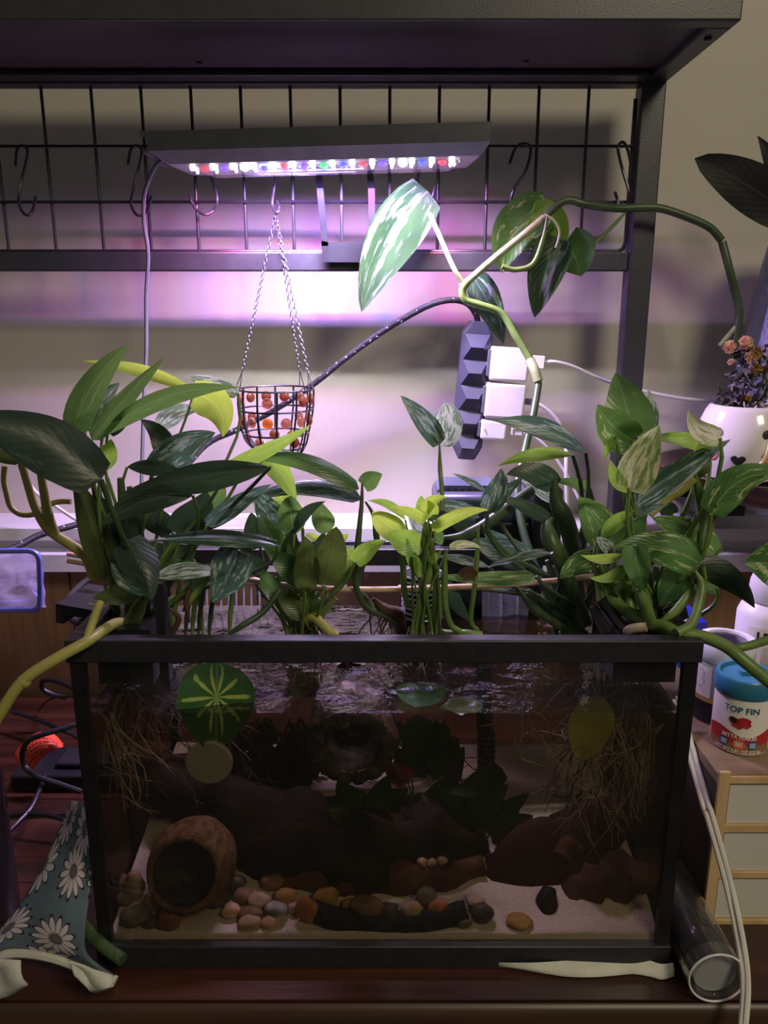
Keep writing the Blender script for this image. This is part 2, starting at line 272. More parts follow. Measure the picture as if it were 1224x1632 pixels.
WL = {}          # world location of every object used as a parent
def meta(o, label=None, cat=None, group=None, kind=None):
    if label: o['label'] = label
    if cat: o['category'] = cat
    if group: o['group'] = group
    if kind: o['kind'] = kind
    return o
def thing(name, loc, label, cat, group=None, kind=None):
    o = bpy.data.objects.new(name, None); COL.objects.link(o); o.location = loc; o.empty_display_size = .02
    WL[o.name] = Vector(loc); return meta(o, label, cat, group, kind)
class MB:
    def __init__(s): s.v = []; s.f = []; s.uv = None; s.mi = None
    def add(s, vs, fs):
        n = len(s.v); s.v += [Vector(v) for v in vs]; s.f += [tuple(i+n for i in f) for f in fs]
    def box(s, lo, hi, M=None):
        x0,y0,z0 = lo; x1,y1,z1 = hi
        vs = [Vector(p) for p in ((x0,y0,z0),(x1,y0,z0),(x1,y1,z0),(x0,y1,z0),(x0,y0,z1),(x1,y0,z1),(x1,y1,z1),(x0,y1,z1))]
        if M: vs = [M @ v for v in vs]
        s.add(vs, [(0,3,2,1),(4,5,6,7),(0,1,5,4),(1,2,6,5),(2,3,7,6),(3,0,4,7)]); return s
    def tube(s, pts, r, seg=8, cap=True, flat=1):
        pts = [Vector(p) for p in pts]; n = len(pts)
        if not hasattr(r, '__len__'): r = [r]*n
        t0 = (pts[1]-pts[0]).normalized(); up = Vector((0,0,1)) if abs(t0.z) < .9 else Vector((1,0,0))
        nrm = t0.cross(up).normalized(); vs = []; fs = []
        for i, p in enumerate(pts):
            t = (pts[min(i+1,n-1)]-pts[max(i-1,0)])
            t = t.normalized() if t.length > 1e-9 else t0
            nrm = (nrm - t*nrm.dot(t)).normalized(); bn = t.cross(nrm)
            for k in range(seg):
                a = 2*math.pi*k/seg; vs.append(p+nrm*math.cos(a)*r[i]+bn*math.sin(a)*r[i]*flat)
        for i in range(n-1):
            for k in range(seg):
                fs.append((i*seg+k, i*seg+(k+1)%seg, (i+1)*seg+(k+1)%seg, (i+1)*seg+k))
        if cap: fs += [tuple(range(seg))[::-1], tuple(range((n-1)*seg, n*seg))]
        s.add(vs, fs); return s
    def lathe(s, c, prof, seg=32, axis=(0,0,1), cap=(True, True)):
        """prof: (radius, height along axis)"""
        ax = Vector(axis).normalized(); u = ax.orthogonal().normalized(); w = ax.cross(u); c = Vector(c); vs = []; fs = []
        for r, h in prof:
            for k in range(seg):
                a = 2*math.pi*k/seg; vs.append(c+ax*h+(u*math.cos(a)+w*math.sin(a))*r)
        for i in range(len(prof)-1):
            for k in range(seg): fs.append((i*seg+k, i*seg+(k+1)%seg, (i+1)*seg+(k+1)%seg, (i+1)*seg+k))
        if cap[0]: fs.append(tuple(range(seg))[::-1])
        if cap[1]: fs.append(tuple(range((len(prof)-1)*seg, len(prof)*seg)))
        s.add(vs, fs); return s
    def ico(s, c, rad, sub=2, rough=0, nsc=30, seed=0, rot=None):
        bm = bmesh.new(); bmesh.ops.create_icosphere(bm, subdivisions=sub, radius=1)
        vs = []; c = Vector(c)
        for v in bm.verts:
            p = v.co.copy()
            k = 1+rough*noise.noise(p*nsc+Vector((seed*3.1, seed*7.7, seed)))
            p = Vector((p.x*rad[0], p.y*rad[1], p.z*rad[2]))*k
            if rot: p = rot @ p
            vs.append(c+p)
        fs = [tuple(v.index for v in f.verts) for f in bm.faces]; bm.free(); s.add(vs, fs); return s
    def torus(s, c, R, r, u, w, sR=10, sr=5, e=1):
        c = Vector(c); nn = u.cross(w); vs = []; fs = []
        for i in range(sR):
            a = 2*math.pi*i/sR; d = u*math.cos(a)*e+w*math.sin(a); dn = d.normalized()
            for k in range(sr):
                b = 2*math.pi*k/sr; vs.append(c+d*R+dn*math.cos(b)*r+nn*math.sin(b)*r)
        for i in range(sR):
            for k in range(sr):
                j = (i+1)%sR; fs.append((i*sr+k, j*sr+k, j*sr+(k+1)%sr, i*sr+(k+1)%sr))
        s.add(vs, fs); return s
    def grid(s, rows):
        n = len(s.v); nr, nc = len(rows), len(rows[0])
        s.v += [Vector(p) for r in rows for p in r]
        s.f += [(n+i*nc+j, n+i*nc+j+1, n+(i+1)*nc+j+1, n+(i+1)*nc+j) for i in range(nr-1) for j in range(nc-1)]
        return s
    def build(s, name, mat, parent=None, smooth=True, uvs=None, sharp=40, **kw):
        me = bpy.data.meshes.new(name); o = bpy.data.objects.new(name, me); COL.objects.link(o)
        if parent is None:
            lo = Vector([min(v[i] for v in s.v) for i in range(3)]); hi = Vector([max(v[i] for v in s.v) for i in range(3)])
            org = Vector(((lo.x+hi.x)/2, (lo.y+hi.y)/2, lo.z)); o.location = org
        else: org = WL[parent.name]; o.parent = parent
        WL[o.name] = org
        me.from_pydata([tuple(v-org) for v in s.v], [], s.f)
        mats = mat if isinstance(mat, (list, tuple)) else [mat]
        for m_ in mats: me.materials.append(MATS[m_])
        if smooth:
            me.polygons.foreach_set('use_smooth', [True]*len(me.polygons))
            if sharp: me.set_sharp_from_angle(angle=R_(sharp))
        if uvs is not None:
            ul = me.uv_layers.new(name='UVMap')
            for lp in me.loops: ul.data[lp.index].uv = uvs[lp.vertex_index]
        if s.mi: me.polygons.foreach_set('material_index', s.mi)
        me.update(); return meta(o, **kw)
def bez(p0, p1, p2, p3, n=10):
    out = []
    for i in range(n+1):
        t = i/n; u = 1-t; out.append(p0*u**3+p1*3*u*u*t+p2*3*u*t*t+p3*t**3)
    return out
def spline(pts, per=6):
    """Catmull-Rom through the points"""
    pts = [Vector(p) for p in pts]; P_ = [pts[0]*2-pts[1]]+pts+[pts[-1]*2-pts[-2]]; out = []
    for i in range(1, len(P_)-2):
        a, b_, c, d = P_[i-1:i+3]
        for k in range(per):
            t = k/per; out.append(.5*((2*b_)+(c-a)*t+(2*a-5*b_+4*c-d)*t*t+(3*b_-a-3*c+d)*t**3))
    out.append(pts[-1]); return out
def lerp(a, b, t): return a+(b-a)*t
def path(cr, pts, Y=None, per=6):
    """pts (X, Y[, depth]) in a crop of the photograph -> smooth 3D path"""
    return spline([Q(cr, p[0], p[1], p[2] if len(p) > 2 else Y) for p in pts], per)
def ngon_plate(pts, n, d):
    """prism from an outline (world points) along n by d"""
    k = len(pts); v = [Vector(p) for p in pts]+[Vector(p)+n*d for p in pts]
    return v, [tuple(range(k))[::-1], tuple(range(k, 2*k))]+[(i, (i+1)%k, k+(i+1)%k, k+i) for i in range(k)]
def text_geo(body, size, bold=0.0, align='CENTER'):
    cu = bpy.data.curves.new('t', 'FONT'); cu.body = body; cu.size = size; cu.align_x = align; cu.align_y = 'CENTER'; cu.offset = bold; cu.resolution_u = 3
    o = bpy.data.objects.new('t', cu); COL.objects.link(o); dg = bpy.context.evaluated_depsgraph_get(); dg.update()
    me = bpy.data.meshes.new_from_object(o.evaluated_get(dg)); vs = [v.co.copy() for v in me.vertices]; fs = [tuple(p.vertices) for p in me.polygons]
    bpy.data.objects.remove(o); bpy.data.curves.remove(cu); bpy.data.meshes.remove(me); return vs, fs

# ---------------------------------------------------------------- setting
WY = 1.18; PY = 1.12; RY = 1.08
def B(name, lo, hi, mat, parent=None, **kw): return MB().box(lo, hi).build(name, mat, parent, smooth=False, **kw)
B('floor', (-3.5,-5,-.74), (3.5,1.2,-.72), 'floor_dark', kind='structure')
B('wall_back', (-1.4,WY,-.72), (1.4,WY+.04,1.5), 'wall_paint', kind='structure')
wp = thing('wall_panelling', (0,PY+.03,-.72), 'reddish brown vertical wood panelling on the wall below the painted ledge', 'panelling', kind='structure')
x = -1.37
for w in (.30,.30,.30,.28,.30,.30,.30,.30,.36):
    x0 = x+.0015; B('plank', (x0,PY-(.001 if w < .3 else 0),-.72), (x+w-.0015,PY+.058,.2125), 'wood_panel', wp); x += w
B('trim_1', (-1.4,1.088,.2565), (1.4,WY,.274), 'trim_paint', kind='structure')
B('trim_2', (-1.4,1.112,.238), (1.4,WY,.2565), 'trim_paint', kind='structure')
B('trim_3', (-1.4,1.078,.2125), (1.4,WY,.238), 'trim_paint', kind='structure')

# table
tb = thing('table', (0,.83,-.72), 'dark reddish brown wooden table under the aquarium', 'table')
x = -1.05; ys = [.555,.700,.845,.985,1.108]
for i in range(4): B('plank', (-1.05,ys[i]+.0006,-.028), (1.05,ys[i+1]-.0006,0), 'table_wood', tb)
mb = MB(); prof = []
for k in range(9):
    a = -math.pi/2+math.pi*k/8; prof.append((.555-.007*math.cos(a)*1.0, -.020+.017*math.sin(a)))
mb.grid([[(-1.05, y, z), (1.05, y, z)] for y, z in prof]); mb.build('edge_moulding', 'table_edge', tb)
B('apron', (-1.0,.562,-.12), (1.0,.582,-.028), 'table_wood', tb)
for sx in (-1,1):
    for yy in (.58,1.04): B('leg', (sx*1.0-.03,yy,-.72), (sx*1.0+.03,yy+.05,-.028), 'table_wood', tb)

# ---------------------------------------------------------------- rack
rk = thing('metal_rack', (0,RY,0), 'black metal rack with shelf overhead and hanging wire grid on the back', 'rack')
px_r = P(1033,200,RY).x; ZS = .848; YF = .858
def bar(name, lo, hi, parent=rk, mat='black_metal'):
    o = B(name, lo, hi, mat, parent); bv = o.modifiers.new('b', 'BEVEL'); bv.width = .002; bv.segments = 2; return o
bar('post', (px_r-.015,RY-.014,0), (px_r+.015,RY+.014,ZS+.03))
bar('post', (-.62,RY-.014,0), (-.59,RY+.014,ZS+.03))
bar('back_rail', (-.59,RY-.009,.626), (px_r-.015,RY+.009,.650))
bar('back_rail', (-.59,RY-.012,ZS-.002), (px_r-.015,RY+.012,ZS+.028))
bar('front_rail', (-.62,YF,ZS), (px_r+.015,YF+.022,ZS+.028))
bar('side_rail', (px_r-.010,YF+.022,ZS), (px_r+.015,RY-.014,ZS+.028))
bar('side_rail', (-.62,YF+.022,ZS), (-.595,RY-.014,ZS+.028))
B('shelf_board', (-.595,YF+.022,ZS+.008), (px_r-.010,RY-.012,ZS+.024), 'shelf_board', rk)
bar('support_angle', (-.59,RY-.040,ZS+.000), (px_r-.012,RY-.013,ZS+.007))
for (bx, by) in ((838,97),(838-520,99)):
    MB().lathe(PZ(bx,by,ZS+.0), [(.0035,0),(.0035,-.002),(.002,-.003)], 12).build('bolt', 'wire_dark', rk)
for yy in (YF+.05, RY-.025): MB().lathe((px_r+.002,yy,ZS), [(.004,0),(.004,-.002),(.002,-.003)], 12).build('bolt', 'wire_dark', rk)
# grid: frame and wires, a part each
gy = RY-.003
zt = P(600,152,gy).z; zb = P(600,402,gy).z; xr = px_r-.019
fr = MB(); fr.tube([(-.585,gy,zb+.001),(xr-.01,gy,zb+.001),(xr-.003,gy,zb+.004),(xr,gy,zb+.012),(xr,gy,zt-.004)], .0026, 8); gf = fr.build('grid_frame', 'wire_dark', rk)
dx = pxm(280, gy, 77.5); xw = P(931,280,gy).x
for k in range(13):
    xx = xw-k*dx; MB().tube([(xx,gy,zb),(xx,gy,ZS)], .0021, 8).build('grid_wire', 'wire_dark', gf)
for yy in (233, 322):
    z_ = P(931,yy,gy-.004).z; MB().tube([(-.585,gy-.004,z_),(xr,gy-.004,z_)], .0020, 8).build('grid_wire', 'wire_dark', gf)
zh1 = P(931,233,gy-.004).z; zh2 = P(931,322,gy-.004).z

# ---------------------------------------------------------------- S hooks
def hook(pts, Y, label, mat='wire_dark', r=.0019):
    pp = [P(*p, Y-(.004 if i % 2 else 0)) for i, p in enumerate(pts)]
    o = MB().tube(spline(pp, 7), r, 8).build('s_hook', mat, label=label, cat='hook', group='s hooks on the wire grid'); return o
HY = gy-.009
hook([(25,265),(27,240),(36,232),(44,243),(36,280),(30,310),(33,333),(43,343),(52,335),(57,312)], HY, 'black metal s hook hanging at the far left end of the wire grid')
hook([(204,262),(208,240),(217,232),(226,240),(221,268),(213,300),(209,325),(219,343),(233,338),(242,312)], HY, 'black metal s hook beside the power cable left of the lamp')
hook([(330,252),(331,262),(340,290),(346,318),(341,335),(328,342),(313,334),(305,320),(302,311)], HY, 'shiny metal s hook half hidden below the left end of the lamp', 'chrome_wire')
hook([(446,246),(442,268),(437,300),(434,325),(438,338),(443,338),(445,330),(440,320)], HY, 'shiny metal s hook carrying the beaded basket', 'chrome_wire')
hook([(651,268),(653,250),(662,246),(670,254),(666,285),(661,312),(664,329),(673,336),(684,328),(690,310),(693,297)], HY, 'metal s hook right of the lamp bracket holding up a pothos stem', 'chrome_wire')
hook([(812,261),(822,235),(836,229),(846,238),(838,272),(820,300),(814,325),(824,340),(842,335),(858,309)], HY, 'black metal s hook alone on the grid right of the lamp')
hook([(1006,262),(998,232),(990,227),(985,238),(992,270),(1002,305),(1000,325),(992,330),(984,318),(980,306)], HY, 'black metal s hook beside the right rack post')

# ---------------------------------------------------------------- LED light
LB = Vector((P(507,225,.94).x, .99, P(507,225,.94).z))
lt_ = thing('aquarium_light', LB, 'long grey aquarium lamp with rows of white red blue and green lights', 'lamp')
xl, xr2 = P(234,225,.94).x, P(782,225,.94).x; z0 = LB.z; yf, yb = .94, 1.035
tilt = .010   # left end a little lower
def LT(x): return -tilt*(1-(x-xl)/(xr2-xl))
mb = MB(); zt_ = z0+.020
def prism(x0, x1, sec, mat, name, parent):
    k = len(sec); mb = MB(); mb.v = [Vector((x0, y, z+LT(x0))) for y, z in sec]+[Vector((x1, y, z+LT(x1))) for y, z in sec]
    mb.f = [tuple(range(k)), tuple(range(k, 2*k))[::-1]]+[(i, k+i, k+(i+1)%k, (i+1)%k) for i in range(k)]
    return mb.build(name, mat, parent, smooth=False)
prism(xl, xr2, [(yf,z0),(yf,zt_),(yf+.012,zt_),(yf+.016,zt_-.006),(yb-.016,zt_-.006),(yb-.012,zt_),(yb,zt_),(yb,z0)], 'housing', 'housing', lt_)
prism(xl-.006, xl, [(yf+.002,z0-.0015),(yf+.002,z0+.002),(yb-.002,z0+.002),(yb-.002,z0-.0015)], 'housing', 'end_cap', lt_)
prism(xl-.008, xl, [(yf,zt_-.004),(yf,zt_),(yf+.010,zt_),(yf+.010,zt_-.004)], 'housing', 'end_cap', lt_)
# sloping lower bezel (a tapered frame around the lens), lens well
zl = z0-.012; xi0, xi1 = xl+.034, xr2-.022; xm0, xm1 = xl+.052, xr2-.036; ya, yb2 = yf+.022, yb-.014
outer = [(xl,yf),(xr2,yf),(xr2,yb),(xl,yb)]; mid = [(xi0-.014,yf+.012),(xi1+.012,yf+.012),(xi1+.004,yb-.006),(xi0-.004,yb-.006)]; inn = [(xm0-.006,ya),(xm1+.004,ya),(xm1-.004,yb2),(xm0+.006,yb2)]
mb = MB(); vs = []
for ring, zz in ((outer, z0), (mid, zl), (inn, zl), (inn, zl+.0015)):
    vs += [Vector((x, y, zz+LT(x))) for x, y in ring]
fs = []
for i in range(3):
    for k in range(4): fs.append((i*4+k, i*4+(k+1)%4, (i+1)*4+(k+1)%4, (i+1)*4+k))
fs.append((12,13,14,15)); mb.add(vs, fs); bz = mb.build('bezel', 'alu', lt_, smooth=False)
mb = MB(); vs = [Vector((x, y, zl-.0003+LT(x))) for x, y in inn]; v2, f2 = ngon_plate([v-Vector((0,0,.0045)) for v in vs], Vector((0,0,1)), .0042); mb.add(v2, f2); mb.build('lens', 'lens_clear', lt_, smooth=False)
def emat(name, c, e):
    m, nt, b = newmat(name); b.inputs['Base Color'].default_value = (.1,.1,.1,1)
    b.inputs['Emission Color'].default_value = (*c, 1); b.inputs['Emission Strength'].default_value = e
emat('led_white', (1,.98,.92), 9); emat('led_red', (1,.03,.10), .75); emat('led_blue', (.03,.08,1), 1.0); emat('led_green', (.03,1,.2), .7); emat('led_violet', (.18,.05,1), 1.0)
n = 14; yw_, yc_ = ya+.012, ya+.026
seq = 'red violet white blue red violet green blue red violet white blue red red'.split()
COLS = dict(red=(1,.08,.18), violet=(.42,.16,1), blue=(.12,.2,1), green=(.15,1,.35), white=(1,.95,.98))
for k in range(n):
    xx = lerp(P(302,240,ya).x, P(722,240,ya).x, k/(n-1)); zz = zl-.0035+LT(xx)
    MB().lathe((xx,yw_,zz), [(.0030,.0045),(.0034,.002),(.0024,.0),(.0005,-.0005)], 10).build('led', 'led_white', bz)
    MB().lathe((xx,yc_+.010,zz+.0005), [(.0016,.0035),(.0019,.002),(.0014,.0),(.0005,-.0005)], 8).build('led', 'led_white', bz)
    if k < 13: MB().lathe((xx+.0125,yc_-.004,zz), [(.0050,.0045),(.0056,.002),(.0026,.0),(.0005,-.0005)], 10).build('led', 'led_'+seq[k], bz)
# the light the diodes give (lamps at the diodes' places, below the lens)
xc = (xm0+xm1)/2; wl = xm1-xm0-.02
area('white_diode_row', (xc, yw_+.011, zl-.0075), (0, tilt/.38, 0), wl, .006, 2.7, (.95,.93,1), 142)
for k in range(n-1):
    xx = lerp(P(302,240,ya).x, P(722,240,ya).x, k/(n-1))+.013
    area('colour_diode', (xx, yc_+.014, zl-.0075+LT(xx)), (0,0,0), .012, .006, (.26 if seq[k] != 'green' else .10), COLS[seq[k]])
area('violet_diode_row', (xc, yc_+.016, zl-.0080), (0, tilt/.38, 0), wl, .004, 2.0, (.38,.25,1))
# bracket: two arms hanging behind, plate on the rail
by_ = RY-.018
for (u0, u1) in ((508,519),(590,594)):
    pts = [P(u0-4,250,by_-.03), P(u0-2,262,by_-.012), P(u0+2,300,by_), P(u1-1,392,by_)]
    mb = MB()
    for i in range(3):
        a, c = pts[i], pts[i+1]; w = .0042
        mb.add([a+Vector((-w,0,0)), a+Vector((w,0,0)), c+Vector((w,0,0)), c+Vector((-w,0,0)), a+Vector((-w,.004,0)), a+Vector((w,.004,0)), c+Vector((w,.004,0)), c+Vector((-w,.004,0))],
               [(0,1,2,3),(4,7,6,5),(0,3,7,4),(1,5,6,2),(0,4,5,1),(3,2,6,7)])
    mb.build('bracket_arm', 'black_plastic', lt_, smooth=False)
ol = [P(512,384,by_), P(514,418,by_), P(596,418,by_), P(597,382,by_), P(590,382,by_), P(586,384,by_-0), P(526,386,by_)]
v2, f2 = ngon_plate(ol, Vector((0,1,0)), .004); mb = MB(); mb.add(v2, f2); mb.box(P(512,384,by_)+Vector((0,-.012,0)), P(512,384,by_)+Vector((.001,-.011,.001))); mb.v = mb.v[:14]; mb.f = mb.f[:9]
mb.build('bracket_plate', 'black_plastic', lt_, smooth=False)
MB().tube(path('x', [(262,252,.98),(246,268,1.0),(231,305,1.02),(229,350,1.03),(236,405,1.03),(233,470,1.03),(233,560,1.02),(229,650,1.0),(226,760,.97),(222,880,.93)]), .0026, 8).build('power_cable', 'grey_plastic', lt_)

# ---------------------------------------------------------------- beaded basket
BYc = 1.035; bc = P(440,620,BYc)
bk = thing('hanging_basket', bc, 'wire basket with amber glass beads hanging on three chains', 'basket')
rows = [(620,60),(652,59),(690,52),(712,42),(738,16)]
def ring_c(py): return P(440+ (0 if py < 700 else (py-700)*.35), py, BYc)
prof = [(ring_c(py), pxm(py, BYc, w)) for py, w in rows]
X_, Y_ = Vector((1,0,0)), Vector((0,1,0))
mb = MB()
for c, r in prof: mb.torus(c, r, .0013, X_, Y_, 28, 6)
for k in range(12):
    a = 2*math.pi*(k+.3)/12; d = X_*math.cos(a)+Y_*math.sin(a)
    mb.tube(spline([c+d*r for c, r in prof], 4), .0014, 6)
mb.build('wire_frame', 'wire_dark', bk)
rr_ = random.Random(3)
for j, py in enumerate((637, 669, 700)):
    c = ring_c(py); r = pxm(py, BYc, (57,54,46)[j])
    for k in range(12 if j < 2 else 10):
        a = 2*math.pi*(k+.8)/(12 if j < 2 else 10); d = X_*math.cos(a)+Y_*math.sin(a); s_ = .0072
        rot = Matrix.Rotation(a, 3, 'Z')
        if rr_.random() < .15: continue
        mt = rr_.choice(['amber_glass','amber_glass','amber_deep','amber_deep'])
        if j == 1 and abs(a-math.pi*1.5) < .4: mt = 'amber_orange'
        MB().ico(c+d*r+Vector((0,0,rr_.uniform(-.001,.001))), (.0042,s_,s_), 2, rot=rot).build('glass_bead', mt, bk)
mb = MB()
for k in range(7): mb.tube([ring_c(738)+Vector((-.012+.004*k, -.006,.002)), ring_c(738)+Vector((-.012+.004*k,.006,.002))], .0008, 5)
mb.build('base_wires', 'wire_dark', bk)
topk = P(439,342,HY)
for (ex, ey, a) in ((386,596,math.pi), (474,600,.9), (490,598,-.25)):
    e = prof[0][0]+Vector((math.cos(a),math.sin(a),0))*prof[0][1]; ek = lerp(e, topk, .1)
    mb = MB(); n_ = int((topk-ek).length/.0052); dr = (topk-ek).normalized(); s1 = dr.cross(Vector((.3,1,0))).normalized(); s2_ = dr.cross(s1)
    for q in range(n_):
        c = lerp(ek, topk, (q+.5)/n_); mb.torus(c, .0019, .00062, dr, s1 if q % 2 else s2_, 8, 4, e=1.75)
    mb.tube([ek, e+Vector((.002,0,0))], .0008, 6); mb.tube([ek, e-Vector((.004,0,0))], .0008, 6)
    mb.build('chain', 'chrome_wire', bk)

# ---------------------------------------------------------------- power strip with braided cord, chargers
SY = 1.118
top, bot = P(762,512,SY), P(742,730,SY)
ax = (top-bot); Ln = ax.length; ax.normalize(); sx_ = ax.cross(Vector((0,-1,0))).normalized(); sx_ = sx_ if sx_.x > 0 else -sx_; fw = Vector((0,-1,0))
ps = thing('power_strip', bot, 'black faceted power strip hanging upright on a braided cord', 'power strip')
w = pxm(620, SY, 24); mb = MB(); nr = 11
rowsv = []
for k in range(nr+1):
    t = k/nr; c = lerp(bot, top, t)
    if k in (0, nr): hw, ih, d, dd = w*.55, w*.3, .012, .010
    else:
        hw = w; ih = w*.82 if k % 2 == 0 else w*.40; d = .010 if k % 2 == 0 else .021; dd = .006
    rowsv.append([c-sx_*hw+Vector((0,.016,0)), c-sx_*hw+fw*dd, c-sx_*ih+fw*d, c+sx_*ih+fw*d, c+sx_*hw+fw*dd, c+sx_*hw+Vector((0,.016,0)), c-sx_*hw*.9+Vector((0,.016,0))])
mb.grid(rowsv); mb.f += [tuple(range(6)), tuple(range(nr*7, nr*7+6))[::-1]]
mb.build('body', 'bluegrey_plastic', ps, smooth=False)
MB().tube(path('x', [(762,516,SY),(758,500,1.11),(745,484,1.10),(722,478,1.09),(690,484,1.085),(650,504,1.09),(600,535,1.10),(550,572,1.105),(500,612,1.11),(440,652,1.12),(380,684,1.125),(330,708,1.12),(280,760,1.08),(220,800,1.05),(150,828,1.03),(100,842,1.0),(60,854,.98),(20,874,.95),(-30,884,.92)]), .0042, 10).build('braided_cord', 'braid', ps)
def rbox(name, c, u, v_, n_, hu, hv, hn, mat, parent, bev=.002, **kw):
    M = Matrix((u, v_, n_)).transposed().to_4x4(); M.translation = c
    o = MB().box((-hu,-hv,-hn), (hu,hv,hn), M).build(name, mat, parent, smooth=True, sharp=30, **kw); bv = o.modifiers.new('b', 'BEVEL'); bv.width = bev; bv.segments = 3; return o
def charger(cx, cy, hw, hh, label, mat='white_plastic', Y=1.105):
    c = P(cx, cy, Y); t = thing('usb_charger', c, label, 'charger', group='chargers in the power strip')
    hu, hv = pxm(cy, Y, hw), pxm(cy, Y, hh)
    bd = rbox('body', c, sx_, ax, fw, hu, hv, .014, mat, t, .003)
    rbox('plug_base', c-sx_*(hu+.002), sx_, ax, fw, .002, hv*.8, .010, 'grey_plastic', bd, .001)
    return t
c1 = charger(810,580,30,26, 'square white wall charger plugged in topmost of the strip')
c2 = charger(803,638,31,27, 'square white wall charger plugged in below the topmost one')
c3 = charger(785,684,20,15, 'small silvery white plug lowest on the power strip')
MB().tube([P(773,684,1.088), P(773,684,1.0915)], .0008, 8).build('screw', 'ink_grey', c3)
rbox('connector', P(829,684,1.10), sx_, ax, fw, pxm(684,1.1,15), pxm(684,1.1,10), .004, 'white_plastic', c3, .001)
mb = MB()   # raised meander mark on the connector
for (xa, ya_, xb, yb_) in ((818,678,828,678),(828,678,828,684),(818,684,828,684),(818,684,818,691),(832,678,832,691),(832,691,842,691),(838,678,838,686),(842,691,842,680)):
    a, c = P(xa,ya_,1.0955), P(xb,yb_,1.0955); mb.tube([a, c], .0010, 5)
mb.build('raised_mark', 'ink_grey', c3)
u1 = thing('usb_cable', P(865,577,1.10), 'white charging cable from the topmost charger running to the right', 'cable')
rbox('plug', P(857,577,1.10), sx_, ax, fw, pxm(577,1.1,10), pxm(577,1.1,10), .005, 'white_plastic', u1, .001)
MB().tube(path('x', [(868,577,1.10),(885,577,1.10),(915,585,1.11),(960,605,1.125),(1020,622,1.13),(1080,634,1.13),(1140,640,1.13),(1240,650,1.13)]), .0026, 8).build('cord', 'white_plastic', u1)
u2 = thing('usb_cable', P(845,640,1.10), 'white charging cable from the second charger curving down behind leaves', 'cable')
rbox('plug', P(843,640,1.10), sx_, ax, fw, pxm(640,1.1,6), pxm(640,1.1,5), .004, 'grey_plastic', u2, .001)
MB().tube(path('x', [(850,641,1.10),(868,650,1.10),(887,668,1.10),(898,690,1.10),(902,715,1.09),(902,760,1.07),(905,830,1.07)]), .0026, 8).build('cord', 'white_plastic', u2)
u3 = thing('flat_cable', P(845,690,1.10), 'flat white cable from the lowest plug sloping behind the right plants', 'cable')
MB().tube(path('x', [(842,690,1.10),(862,704,1.10),(884,728,1.10),(905,760,1.09),(930,810,1.08),(945,840,1.07)]), .0048, 8, flat=.45).build('cord', 'white_plastic', u3)
MB().tube(path('x', [(10,700,1.10),(30,742,1.09),(55,782,1.08),(88,806,1.07),(125,830,1.05),(170,850,1.04)]), .0025, 8).build('thin_cable', 'white_plastic', label='thin white cable on the wall behind the left yellow stems', cat='cable')

# ---------------------------------------------------------------- tank
TX0, TX1, TY0, TY1, TH = -.254, .254, .592, .853, .3175
tk = thing('aquarium', (0,.72,0), 'rectangular glass aquarium with black plastic rim and base', 'aquarium')
rw = .014; rz = .298
def frame(z0, z1, wdt, name, off=.0035):
    mb = MB(); x0,x1,y0,y1 = TX0-off,TX1+off,TY0-off,TY1+off
    o = [(x0,y0),(x1,y0),(x1,y1),(x0,y1)]; i_ = [(x0+wdt,y0+wdt),(x1-wdt,y0+wdt),(x1-wdt,y1-wdt),(x0+wdt,y1-wdt)]
    vs = [(*p,z0) for p in o]+[(*p,z0) for p in i_]+[(*p,z1) for p in o]+[(*p,z1) for p in i_]; fs = []
    for k in range(4):
        j = (k+1)%4; fs += [(k,k+4,j+4,j),(k+8,j+8,j+12,k+12),(k,j,j+8,k+8),(k+4,k+12,j+12,j+4)]
    mb.add(vs, fs); ob = mb.build(name, 'black_rim', tk, smooth=True, sharp=30); bv = ob.modifiers.new('b', 'BEVEL'); bv.width = .0012; bv.segments = 2; bv.limit_method = 'ANGLE'
frame(rz, TH, rw, 'rim'); frame(0, .0235, .010, 'base_trim')
B('glass_pane', (TX0,TY0,.004), (TX1,TY0+.004,rz+.01), 'tank_glass', tk)
B('glass_pane', (TX0,TY1-.004,.004), (TX1,TY1,rz+.01), 'tank_glass', tk)
B('glass_pane', (TX0,TY0+.004,.004), (TX0+.004,TY1-.004,rz+.01), 'tank_glass', tk)
B('glass_pane', (TX1-.004,TY0+.004,.004), (TX1,TY1-.004,rz+.01), 'tank_glass', tk)
B('glass_bottom', (TX0+.004,TY0+.004,.018), (TX1-.004,TY1-.004,.022), 'tank_glass', tk)
for (xa, xb) in ((TX0-.0012,TX0+.0105),(TX1-.0105,TX1+.0012)):
    B('corner_seam', (xa,TY0-.0012,.0235), (xb,TY0+.0052,rz), 'silicone', tk)
    B('corner_seam', (xa,TY1-.0052,.0235), (xb,TY1+.0012,rz), 'silicone', tk)
# water
WZ = .249; wx0, wx1, wy0, wy1 = TX0+.0055, TX1-.0055, TY0+.0055, TY1-.0055
mb = MB(); NX, NY = 72, 40; rows = []
for j in range(NY+1):
    y = lerp(wy0, wy1, j/NY); r_ = []
    for i in range(NX+1):
        x = lerp(wx0, wx1, i/NX); e_ = min(1, min(i,NX-i,j,NY-j)/3)
        r_.append((x, y, WZ+.0016*e_*noise.noise(Vector((x*38,y*38,0)))+.0012*e_*noise.noise(Vector((x*90,y*90,3)))))
    rows.append(r_)
mb.grid(rows); nt_top = len(mb.f)
b0 = len(mb.v); wb = .024
mb.v += [Vector(p) for p in ((wx0,wy0,wb),(wx1,wy0,wb),(wx1,wy1,wb),(wx0,wy1,wb),(wx0,wy0,WZ),(wx1,wy0,WZ),(wx1,wy1,WZ),(wx0,wy1,WZ))]
mb.f += [(b0,b0+1,b0+5,b0+4),(b0+1,b0+2,b0+6,b0+5),(b0+2,b0+3,b0+7,b0+6),(b0+3,b0,b0+4,b0+7)]
